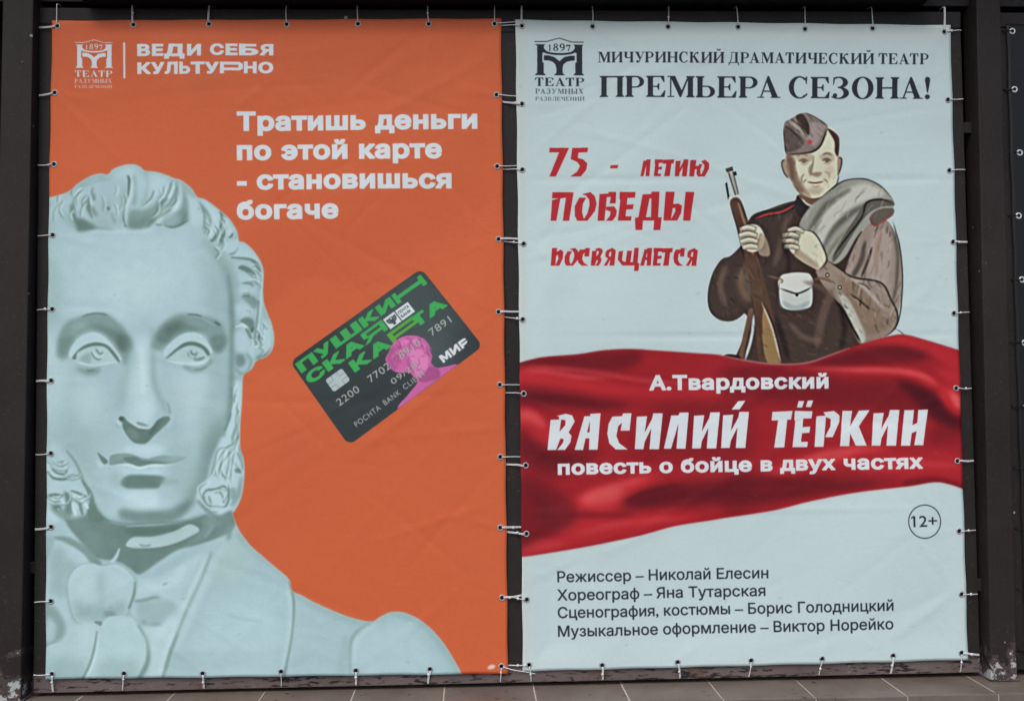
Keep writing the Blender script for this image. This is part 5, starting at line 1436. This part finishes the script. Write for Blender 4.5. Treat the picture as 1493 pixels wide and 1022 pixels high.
# ================================================================ BUILDERS
def link_obj(name, me, parent=None):
    o = bpy.data.objects.new(name, me); COL.objects.link(o)
    if parent is not None: o.parent = parent
    return o

def mesh_from(name, verts, faces, mat, smooth_=False):
    me = bpy.data.meshes.new(name); me.from_pydata(verts, [], faces)
    if mat: me.materials.append(mat)
    if smooth_:
        for p in me.polygons: p.use_smooth = True
    me.update()
    return me

def prism(name, quad, y0, y1, mat, parent=None, bevel=.004, quad_back=None):
    """box-like bar: quad = 4 (x, z) corners on the front plane, from y0 (front) to y1 (back)"""
    qb = quad_back or quad
    v = [(x, y0, z) for x, z in quad]+[(x, y1, z) for x, z in qb]
    f = [(0, 1, 2, 3), (7, 6, 5, 4), (0, 4, 5, 1), (1, 5, 6, 2), (2, 6, 7, 3), (3, 7, 4, 0)]
    bm = bmesh.new()
    vs_ = [bm.verts.new(p) for p in v]
    for q in f: bm.faces.new([vs_[i] for i in q])
    bmesh.ops.recalc_face_normals(bm, faces=bm.faces)
    if bevel: bmesh.ops.bevel(bm, geom=bm.edges[:], offset=bevel, segments=2, profile=.6, affect='EDGES')
    me = bpy.data.meshes.new(name); bm.to_mesh(me); bm.free()
    me.materials.append(mat)
    return link_obj(name, me, parent)

def px_quad(pts, Y):
    return [(at(x, y, Y)[0], at(x, y, Y)[2]) for x, y in pts]

def box(name, x0, x1, y0, y1, z0, z1, mat, parent=None, bevel=.003):
    return prism(name, [(x0, z1), (x1, z1), (x1, z0), (x0, z0)], y0, y1, mat, parent, bevel)

def tag(o, label=None, cat=None, group=None, kind=None):
    if label: o['label'] = label
    if cat: o['category'] = cat
    if group: o['group'] = group
    if kind: o['kind'] = kind
    return o

# ================================================================ THE SETTING
RAIL_Y0, RAIL_Y1 = .012, .062
zl = at(700, 1001.5, RAIL_Y0)[2]             # ledge top, just under the frames
LEDGE_Z = min(at(49, 1011, RAIL_Y0)[2], at(1428, 980.5, RAIL_Y0)[2], zl)-.002
POST_Y0, POST_Y1 = -.048, .075
WALL_Y = .34
fe = [at_z(x, y, LEDGE_Z)[1] for x, y in ((1493, 1009), (1440, 1012), (1300, 1018))]
LEDGE_Y = float(np.mean(fe))                  # front edge of the ledge


def ground_sheet():
    me = mesh_from('ground', [(-60, -80, 0), (60, -80, 0), (60, 40, 0), (-60, 40, 0)], [(0, 1, 2, 3)], M_PAVE)
    return tag(link_obj('ground', me), 'grey asphalt forecourt in front of the tiled ledge', kind='structure')
ground_sheet()

X0, X1 = -4.5, 9.0
ledge = box('ledge', X0, X1, LEDGE_Y+.004, WALL_Y, .0, LEDGE_Z-.0022, M_GROUT, None, 0)
tag(ledge, 'brown tiled ledge that the poster frames stand on', kind='structure')
joints = [at_z(x, y, LEDGE_Z)[0] for x, y in ((125, 1009.5), (243, 1008), (372, 1006), (634, 1001), (763, 999), (893, 996), (1020, 993), (1147, 989.5), (1271, 985.5), (1403, 981))]

TW = (joints[-1]-joints[0])/10.0
XJ = joints[0]
tile_me = {}
def tile(name, x0, x1, y0, y1, z0, z1):
    key = (round(x1-x0, 3), round(y1-y0, 3), round(z1-z0, 3))
    if key not in tile_me:
        o = box(name, 0, x1-x0, 0, y1-y0, 0, z1-z0, M_TILE, ledge, .0025)
        tile_me[key] = o.data
    else: o = link_obj(name, tile_me[key], ledge)
    o.location = (x0, y0, z0+random.uniform(-.0012, .0004))
    o.rotation_euler = (random.uniform(-.002, .002), random.uniform(-.002, .002), 0)
    return o
G = .0060
k0 = int(math.floor((X0-XJ)/TW))+1
for k in range(k0, int((X1-XJ)/TW)):
    xa = XJ+k*TW
    tile('tile', xa+G/2, xa+TW-G/2, LEDGE_Y+.030, -.0+.13, LEDGE_Z-.012, LEDGE_Z)
    tile('nosing_tile', xa+G/2, xa+TW-G/2, LEDGE_Y, LEDGE_Y+.027, LEDGE_Z-.035, LEDGE_Z+.0022)
    zt = LEDGE_Z-.039
    n_r = 0
    while zt > .05 and n_r < 4:
        zb = max(zt-.145, .002)
        tile('riser_tile', xa+G/2, xa+TW-G/2, LEDGE_Y+.002, LEDGE_Y+.014, zb, zt)
        zt = zb-.004; n_r += 1

wall = box('wall', X0, X1, WALL_Y, WALL_Y+.25, 0, 4.4, M_WALLD, None, 0)
tag(wall, 'dark wall in the shade behind the steel poster frames', kind='structure')
CAN = True
if CAN:
    shade_canopy = box('shade_canopy', X0, X1, -0.75, WALL_Y+.25, 4.4, 4.6, M_SHADE_SLAB, None, .01)  # unseen overhang, added and sized to shade the wall and banner tops
    tag(shade_canopy, 'unseen flat grey slab added above the poster frames to shade them', kind='structure')

# ---------------------------------------------------------------- posts
def post(name, front, label):
    q = px_quad(front, POST_Y0)
    # carry the post up to the canopy and down onto the ledge
    def ext(a, b, z):
        t = (z-a[1])/(b[1]-a[1]); return (a[0]+t*(b[0]-a[0]), z)
    tl, tr, br, bl = q
    zt, zb = 4.39, LEDGE_Z+.001
    quad = [ext(tl, bl, zt), ext(tr, br, zt), ext(tr, br, zb), ext(tl, bl, zb)]
    o = prism(name, quad, POST_Y0, POST_Y1, mat_paint(name+' enamel', (.030, .0245, .0230), 0, LEDGE_Z+.16, .5), None, .005)
    tag(o, label, 'post', 'steel posts between the poster frames')
    # weld foot plate
    cx = (quad[2][0]+quad[3][0])/2; w = quad[2][0]-quad[3][0]
    p = box('foot_plate', cx-w/2-.008, cx+w/2+.010, POST_Y0-.010, POST_Y1+.02, LEDGE_Z+.001, LEDGE_Z+.007, M_RAILW, o, .002)
    return o
post('post', [(4, 0), (48.6, 0), (30.0, 1010), (-16, 1010)], 'dark brown steel post left of the orange banner, paint chipped white at its foot')
post('post', [(1424, 20), (1459, 20), (1482, 960), (1444.5, 960)], 'dark brown steel post between the white banner and the black banner')

# ---------------------------------------------------------------- overhead beam, plates, board
beam = prism('beam', [(X0, 4.0), (X1, 4.0), (X1, at(1380, 7.0, .02)[2]), (X0, at(90, 5.5, .02)[2])], .02, .075, M_BEAM, None, .004)
tag(beam, 'dark brown steel beam running above both poster frames', 'beam')
bq = px_quad([(127, -60), (1345, -60), (1345, 9.0), (127, 8.5)], .004)
board = prism('sign_box', bq, -.105, .017, M_BOARD, None, .004)
tag(board, 'long matt black sign box projecting over the top of both banners', 'sign box')

# ---------------------------------------------------------------- frame round the two banners
def frame(name, outer, wpx, label, group, mullion=None, tabs=(), bottom_mat=None):
    """outer: TL, TR, BR, BL photo px; wpx rail widths (left, top, right, bottom)"""
    TL, TR, BR_, BL = outer
    wl_, wt, wr, wb = wpx
    cx = sum(p[0] for p in outer)/4
    base = at(cx, (BL[1]+BR_[1])/2, RAIL_Y0)
    root = bpy.data.objects.new(name, None); COL.objects.link(root)
    root.location = (base[0], RAIL_Y0, base[2]); root.empty_display_size = .1
    tag(root, label, 'frame', group)
    def add(nm, pts, mat=M_RAIL, y0=RAIL_Y0, y1=RAIL_Y1, bev=.0045):
        o = prism(nm, px_quad(pts, RAIL_Y0), y0, y1, mat, root, bev)
        o.matrix_parent_inverse = Matrix.Translation(-Vector(root.location))
        return o
    def L(a, b, t): return (a[0]+(b[0]-a[0])*t, a[1]+(b[1]-a[1])*t)
    tb = (TL[0], TL[1]+wt), (TR[0], TR[1]+wt)
    bb = (BL[0], BL[1]-wb), (BR_[0], BR_[1]-wb)
    add('top_rail', [TL, TR, tb[1], tb[0]])
    br = add('bottom_rail', [bb[0], bb[1], BR_, BL], bottom_mat or M_RAIL)
    if bottom_mat: br['label'] = 'bottom rail with peeling paint and rust stains'
    e = .7
    add('side_rail', [(tb[0][0], tb[0][1]+e), (tb[0][0]+wl_, tb[0][1]+e), (bb[0][0]+wl_, bb[0][1]-e), (bb[0][0], bb[0][1]-e)])
    add('side_rail', [(tb[1][0]-wr, tb[1][1]+e), (tb[1][0], tb[1][1]+e), (bb[1][0], bb[1][1]-e), (bb[1][0]-wr, bb[1][1]-e)])
    if mullion:
        (xa, xb, xc, xd) = mullion
        def yt(x): return tb[0][1]+(tb[1][1]-tb[0][1])*(x-TL[0])/(TR[0]-TL[0])+e
        def yb(x): return bb[0][1]+(bb[1][1]-bb[0][1])*(x-BL[0])/(BR_[0]-BL[0])-e
        add('mullion', [(xa, yt(xa)), (xb, yt(xb)), (xc, yb(xc)), (xd, yb(xd))])
        o = add('corner_plate', [(xa+8, yt(xa)-6), (xb-8, yt(xb)-6), (xb-8, yt(xb)+8), (xa+8, yt(xa)+8)], M_TAB, RAIL_Y0-.004, RAIL_Y0-.0005, .001)
    for (x0, y0, x1, y1) in tabs:
        add('welded_tab', [(x0, y0), (x1, y0), (x1, y1), (x0, y1)], M_TAB, RAIL_Y0+.006, RAIL_Y0+.018, .002)
    return root

frame1 = frame('poster_frame', [(57, 11.5), (1401, 17.5), (1429, 980), (48.5, 1010.5)], (24, 24, 24, 26),
      'dark brown steel frame holding the orange and the white banner side by side', 'steel poster frames',
      (722, 760, 772, 732), [(38, 178, 60, 193), (31, 819, 52, 836), (1398, 178, 1427, 194), (1424, 844, 1446, 862)], M_RAILW)
frame2 = frame('poster_frame', [(1452, 18.5), (1990, 24), (2030, 944), (1478.5, 977)], (24, 22, 24, 26),
      'dark steel frame behind the black banner at the right edge', 'steel poster frames', None, [(1452, 178, 1462, 192)], M_RAIL)

# ================================================================ BANNERS
def polyline_at(pts, t):
    p = np.array(pts, float); s = np.linspace(0, 1, len(p))
    return np.c_[np.interp(t, s, p[:, 0]), np.interp(t, s, p[:, 1])]

def banner(name, left, right, mat, cv, eyelets, label, nx, ny, seed, folds=(), corners=None):
    """left/right: edge polylines in photo px from top to bottom"""
    v = np.linspace(0, 1, ny+1); u = np.linspace(0, 1, nx+1)
    Lp, Rp = polyline_at(left, v), polyline_at(right, v)
    Lp[:, 0] += .9*np.sin(np.pi*9*v)**2; Rp[:, 0] -= .9*np.sin(np.pi*9*v)**2
    px = Lp[:, None, :]*(1-u)[None, :, None]+Rp[:, None, :]*u[None, :, None]
    scal = .8*np.sin(np.pi*6*u)**2
    px[..., 1] += scal[None, :]*((1-v)**30)[:, None]-scal[None, :]*(v**30)[:, None]
    d = CF+((px[..., 0:1]-746.5)/FOC)*CR-((px[..., 1:2]-511)/FOC)*CU
    P3 = CAM+d*((0-CAM[1])/d[..., 1:2])
    X, Zc = P3[..., 0], P3[..., 2]
    r = np.random.default_rng(seed)
    disp = np.zeros_like(X)
    E3 = [at(x, y, 0) for x, y in eyelets]
    # slack in the sheet
    for _ in range(16):
        k = r.uniform(1.2, 7); a = r.uniform(0, math.pi); ph = r.uniform(0, 6.28)
        disp += .0022/(.4+k*.25)*np.sin(k*(X*math.cos(a)+Zc*math.sin(a))*1.6+ph)
    # long soft diagonal creases and short crow's feet
    for i in range(70):
        cx, cz = r.uniform(X.min(), X.max()), r.uniform(Zc.min(), Zc.max())
        a = r.choice([r.uniform(-.35, .35), r.uniform(.3, .9), r.uniform(-.9, -.3)])
        ln = r.uniform(.12, .60); w = r.uniform(.009, .020)
        dx, dz = X-cx, Zc-cz
        s = dx*math.cos(a)+dz*math.sin(a); q = -dx*math.sin(a)+dz*math.cos(a)+.10*s*s*r.uniform(-1, 1)
        disp += r.choice([-1, 1])*r.uniform(.0004, .0019)*np.exp(-(q/w)**2)*np.exp(-(s/ln)**4)
    # pull lines running in from the eyelets
    cxm, czm = X.mean(), Zc.mean()
    for (ex, _, ez) in E3:
        for j in range(3):
            a = math.atan2(czm-ez, cxm-ex)+r.uniform(-1.1, 1.1)
            dx, dz = X-ex, Zc-ez
            s = dx*math.cos(a)+dz*math.sin(a); q = -dx*math.sin(a)+dz*math.cos(a)
            ln = r.uniform(.08, .22)
            disp += -r.uniform(.0010, .0027)*np.exp(-(q/(.008+.05*np.clip(s, 0, 1)))**2)*np.exp(-np.clip(s, 0, 9)/ln)*(1/(1+np.exp(-s/.01)))
    for (kind, c, amp) in folds:                       # packing folds
        q = (Zc-c)/.010 if kind == 'h' else (X-c)/.010
        disp += amp*np.exp(-q*q)*(.6+.4*np.sin(5*X+3*Zc))
    # pressed flat at the hems
    ue, ve = np.minimum(u, 1-u)[None, :], np.minimum(v, 1-v)[:, None]
    disp *= np.clip(np.minimum(ue*16, ve*24), .3, 1)
    disp = np.clip(disp, -.02, .0085)
    verts = np.stack([X, disp, Zc], -1).reshape(-1, 3)
    i = np.arange(ny)[:, None]*(nx+1)+np.arange(nx)[None, :]
    faces = np.stack([i, i+nx+1, i+nx+2, i+1], -1).reshape(-1, 4)
    me = bpy.data.meshes.new(name)
    org = Vector((float(X.mean()), 0, float(Zc.min())))
    me.from_pydata([(a-org.x, b, c-org.z) for a, b, c in verts.tolist()], [], faces.tolist())
    uvs = hmap(cv.Huv, px.reshape(-1, 2)) if cv is not None else np.zeros(((nx+1)*(ny+1), 2))
    uvl = me.uv_layers.new(name='UVMap')
    vi = np.zeros(len(me.loops), np.int32); me.loops.foreach_get('vertex_index', vi)
    uvl.data.foreach_set('uv', uvs[vi].astype(np.float32).ravel())
    me.polygons.foreach_set('use_smooth', [True]*len(me.polygons))
    me.materials.append(mat); me.update()
    o = link_obj(name, me); o.location = org
    so = o.modifiers.new('thickness', 'SOLIDIFY'); so.thickness = .0012; so.offset = -1
    tag(o, label, 'banner', 'vinyl banners laced into the steel frames')
    # height of the sheet at a point, to seat the eyelets
    def lift(x, z):
        k = np.argmin((X-x)**2+(Zc-z)**2); return float(disp.ravel()[k])
    return o, org, lift

def ring_mesh(mat, ro=.0138, ri=.0086, th=.0025):
    v = []; f = []; n = 20; prof = [(ri, .0004), (ri, -th*.7), ((ri+ro)/2, -th), (ro*.97, -th*.6), (ro, .0004)]
    for i in range(n):
        a = 2*math.pi*i/n
        for rr, y in prof: v.append((rr*math.cos(a), y, rr*math.sin(a)))
    m_ = len(prof)
    for i in range(n):
        for j in range(m_-1):
            a, b = i*m_+j, ((i+1) % n)*m_+j
            f.append((a, a+1, b+1, b))
    me = mesh_from('eyelet', v, f, mat, True)
    me.materials.append(M_HOLE)
    c = len(v)
    bm = bmesh.new(); bm.from_mesh(me)
    hv = [bm.verts.new((ri*1.02*math.cos(2*math.pi*i/n), -.0006, ri*1.02*math.sin(2*math.pi*i/n))) for i in range(n)]
    fc = bm.faces.new(hv); fc.material_index = 1  # black disc closing the ring, standing in for the shade inside the hole
    fc.normal_update()
    bm.to_mesh(me); bm.free()
    return me

def tube_mesh(name, pts, rad, mat, knot=None, sides=6):
    p = np.array(pts, float)
    q = smooth3(p, 4)
    verts = []; faces = []
    T = np.gradient(q, axis=0); T /= np.linalg.norm(T, axis=1)[:, None]+1e-9
    up = np.array([.3, 1, .2]); 
    for i, (c, t) in enumerate(zip(q, T)):
        a = np.cross(t, up); a /= np.linalg.norm(a)+1e-9; b = np.cross(t, a)
        for k in range(sides):
            w = 2*math.pi*k/sides+i*.5
            verts.append(tuple(c+rad*(math.cos(w)*a+math.sin(w)*b)))
    # twist makes neighbouring rings rotate, so faces follow the nearest corner
    verts = []
    for i, (c, t) in enumerate(zip(q, T)):
        a = np.cross(t, up); a /= np.linalg.norm(a)+1e-9; b = np.cross(t, a)
        for k in range(sides):
            w = 2*math.pi*k/sides
            verts.append(tuple(c+rad*(math.cos(w)*a+math.sin(w)*b)))
    n = len(q)
    for i in range(n-1):
        for k in range(sides):
            a, b = i*sides+k, i*sides+(k+1) % sides
            faces.append((a, b, b+sides, a+sides))
    faces.append(tuple(range(sides))[::-1]); faces.append(tuple((n-1)*sides+k for k in range(sides)))
    if knot is not None:
        kc, kr = knot
        base = len(verts); S_, R_ = 8, 5
        for i in range(R_+1):
            th = math.pi*i/R_
            for k in range(S_):
                w = 2*math.pi*k/S_
                rr = kr*(1+.22*math.sin(3*w+i))
                verts.append((kc[0]+rr*math.sin(th)*math.cos(w), kc[1]+rr*.8*math.cos(th), kc[2]+rr*math.sin(th)*math.sin(w)))
        for i in range(R_):
            for k in range(S_):
                a, b = base+i*S_+k, base+i*S_+(k+1) % S_
                faces.append((a, b, b+S_, a+S_))
    return mesh_from(name, verts, faces, mat, True)

def smooth3(p, n):
    q = np.vstack([2*p[0]-p[1], p, 2*p[-1]-p[-2]])
    t = np.linspace(0, 1, n, endpoint=False)[:, None]
    out = []
    for i in range(1, len(q)-2):
        a, b, c, d = q[i-1], q[i], q[i+1], q[i+2]
        out.append(0.5*((2*b)+(c-a)*t+(2*a-5*b+4*c-d)*t*t+(3*b-3*c+d-a)*t**3))
    return np.vstack(out+[p[-1:]])

RING, RINGW = ring_mesh(M_RING), ring_mesh(M_RINGW, .0150, .0075)
rc = random.Random(21)
def lace(parent, org, lift, ey, ends, ring, cmat, knots=.5, under=False, eyname='eyelet'):
    """an eyelet and the cords that run from it to the frame edge; ends = list of photo px"""
    ex, _, ez = at(*ey, 0)
    y = lift(ex, ez)
    o = link_obj(eyname, ring, parent); o.location = (ex-org.x, y, ez-org.z)
    o.rotation_euler = (0, rc.uniform(0, 6), 0)
    for e in ends:
        tx, _, tz = at(*e, 0)
        dx, dz = tx-ex, tz-ez; L = math.hypot(dx, dz); dx, dz = dx/L, dz/L
        px_, pz_ = -dz, dx
        j = rc.uniform(-.0025, .0025)
        def q(s, yy, off=0): return (ex+dx*s+px_*off-org.x, yy, ez+dz*s+pz_*off-org.z)
        if under:                                   # slips beneath the neighbouring banner
            pts = [q(.0075, y), q(.0125, y-.005), q(L*.5, -.004, j), q(L*.85, .004, j*.3), q(L*1.12, .0065), q(L*1.3, .007)]
        else:                                       # over the rail and round behind it
            pts = [q(.0075, y), q(.0125, y-.005), q(L*.5, -.002, j), q(L*.93, .003, j*.5), q(L, .009), q(L+.004, .025), q(L+.003, .05)]
        kn = None
        if rc.random() < knots:
            s = rc.uniform(.32, .62)*L
            kn = (q(s, -.003, j), rc.uniform(.0050, .0068))
        me = tube_mesh('cord', pts, rc.uniform(.0018, .0023), cmat, kn)
        link_obj('cord', me, parent)
        # many ties are doubled, the second strand a little apart
        if rc.random() < .45:
            pts2 = [(a+px_*.0042*(i > 0), b, c+pz_*.0042*(i > 0)) for i, (a, b, c) in enumerate(pts)]
            link_obj('cord', tube_mesh('cord', pts2, .0018, cmat), parent)

fl = lambda y: 57+(48.5-57)*(y-11.5)/999-.5             # frame's outer left edge at height y
fr = lambda y: 1401+(1429-1401)*(y-17.5)/962+.5
ft = lambda x: 5.0+(x-84)/1300*5
fb = lambda x: 1010.5+(980-1010.5)*(x-48.5)/1380-1
# orange banner
e_top = [(84, 39), (195, 37), (305, 36), (418, 36), (522, 35.5), (625, 35.5), (721, 35)]
e_left = [(80, 136), (79, 240), (77, 343), (76, 451), (74.5, 555), (74, 661), (74.5, 768), (74.5, 876)]
e_bot = [(76, 982), (181, 981.5), (296, 981), (410, 978.5), (519, 977), (627, 975), (731, 971)]
e_right = [(724, 139), (725, 243), (727, 349), (727, 455), (729, 561), (729.5, 666), (729.5, 769), (732, 871)]
b1, o1, l1 = banner('banner', [(76, 30.5), (71.5, 270), (68.2, 510), (67, 750), (66.5, 990)], [(731, 27), (741, 982)], M_ORANGE, cvL,
                    e_top+e_left+e_bot+e_right, 'orange theatre banner with a white plaster bust and a tilted bank card', 150, 220, 31,
                    [('h', at(400, 300)[2], .0006)])
for x, y in e_top:
    ends = [(x+rc.uniform(-2, 1), ft(x))]
    if x == 84: ends.append((fl(y), y+.5))
    lace(b1, o1, l1, (x, y), ends, RING, M_CORD, .3)
    if x == 721: lace_pts = lace(b1, o1, l1, (x+.01, y), [(748, 33)], RING, M_CORD, 0, True, 'eyelet') if False else None
for x, y in e_left: lace(b1, o1, l1, (x, y), [(fl(y), y+rc.uniform(-1, 3))], RING, M_CORD, .4)
for x, y in e_bot:
    ends = [(x+rc.uniform(-4, 1), fb(x))]
    if x == 76: ends.append((fl(y), y+2))
    lace(b1, o1, l1, (x, y), ends, RING, M_CORD, .9)
for (x, y), dy in zip(e_right, (1, -2, 0, 0, 0, 0, 0, -3)): lace(b1, o1, l1, (x, y), [(755+(y-30)*.011, y+dy)], RING, M_CORD, .25, True)
# white banner
w_top = [(761, 38.5), (864, 39), (974, 39.5), (1076, 40), (1173.5, 43), (1272, 42), (1376.5, 47)]
w_left = [(761, 152), (761.5, 248), (763.5, 356), (762, 466), (763.5, 574), (766.5, 678.5), (767.5, 778), (768, 874)]
w_right = [(1382, 146), (1384, 249), (1389.5, 353), (1391, 457), (1394, 566), (1396, 672), (1398.5, 774), (1402, 866)]
w_bot = [(771.5, 969), (878, 969.5), (988, 965), (1095, 962.5), (1198.5, 960), (1302, 955.5), (1402, 951.5)]
b2, o2, l2 = banner('banner', [(751, 29), (757, 505), (762, 979)], [(1386, 37), (1398.5, 500), (1412, 962)], M_WHITE, cvR,
                    w_top+w_left+w_right+w_bot, 'white theatre premiere banner with a printed soldier above a red cloth', 150, 220, 47,
                    [('h', at(1000, 262)[2], .0032), ('h', at(1000, 491)[2], .0034), ('h', at(1000, 745)[2], -.0020), ('v', at(1063, 500)[0], .0014)])
for x, y in w_top:
    ends = [(x+rc.uniform(-2, 2), ft(x))]
    if x == 1376.5: ends.append((fr(y), y-3))
    lace(b2, o2, l2, (x, y), ends, RING, M_CORD, .3)
for x, y in w_left: lace(b2, o2, l2, (x, y), [(736+(y-30)*.011, y-3+rc.uniform(-1, 2))], RING, M_CORD, .5, True)
for x, y in w_right: lace(b2, o2, l2, (x, y), [(fr(y), y+rc.uniform(-2, 1))], RING, M_CORD, .6)
for x, y in w_bot:
    ends = [(x+rc.uniform(-4, 3), fb(x))]
    if x == 1402: ends.append((fr(y), y+4))
    lace(b2, o2, l2, (x, y), ends, RING, M_CORD, .95)
# the corner ties that cross the mullion
lace(b1, o1, l1, (721.3, 35), [(757, 31)], RING, M_CORD, 0, True)
lace(b2, o2, l2, (760.7, 38.5), [(733, 37)], RING, M_CORD, 0, True)
lace(b1, o1, l1, (731.3, 971), [(769, 980)], RING, M_CORD, 0, True)
lace(b2, o2, l2, (771.2, 969), [(739, 970)], RING, M_CORD, .9, True)
# black banner in the next bay
k_left = [(1476, 46), (1479, 131), (1487, 223), (1485, 315), (1490, 408), (1494, 500), (1496.5, 593), (1499, 683), (1502, 772), (1504, 860), (1506, 948)]
b3, o3, l3 = banner('banner', [(1467, 35), (1480, 470), (1496, 962)], [(1975, 42), (2012, 925)], M_BLACKV, None,
                    k_left, 'plain black banner with white eyelets at the right edge', 90, 150, 5)
for x, y in k_left: lace(b3, o3, l3, (x, y), [(x-13-(y > 450)*6, y-1)], RINGW, M_CORDB, .1)
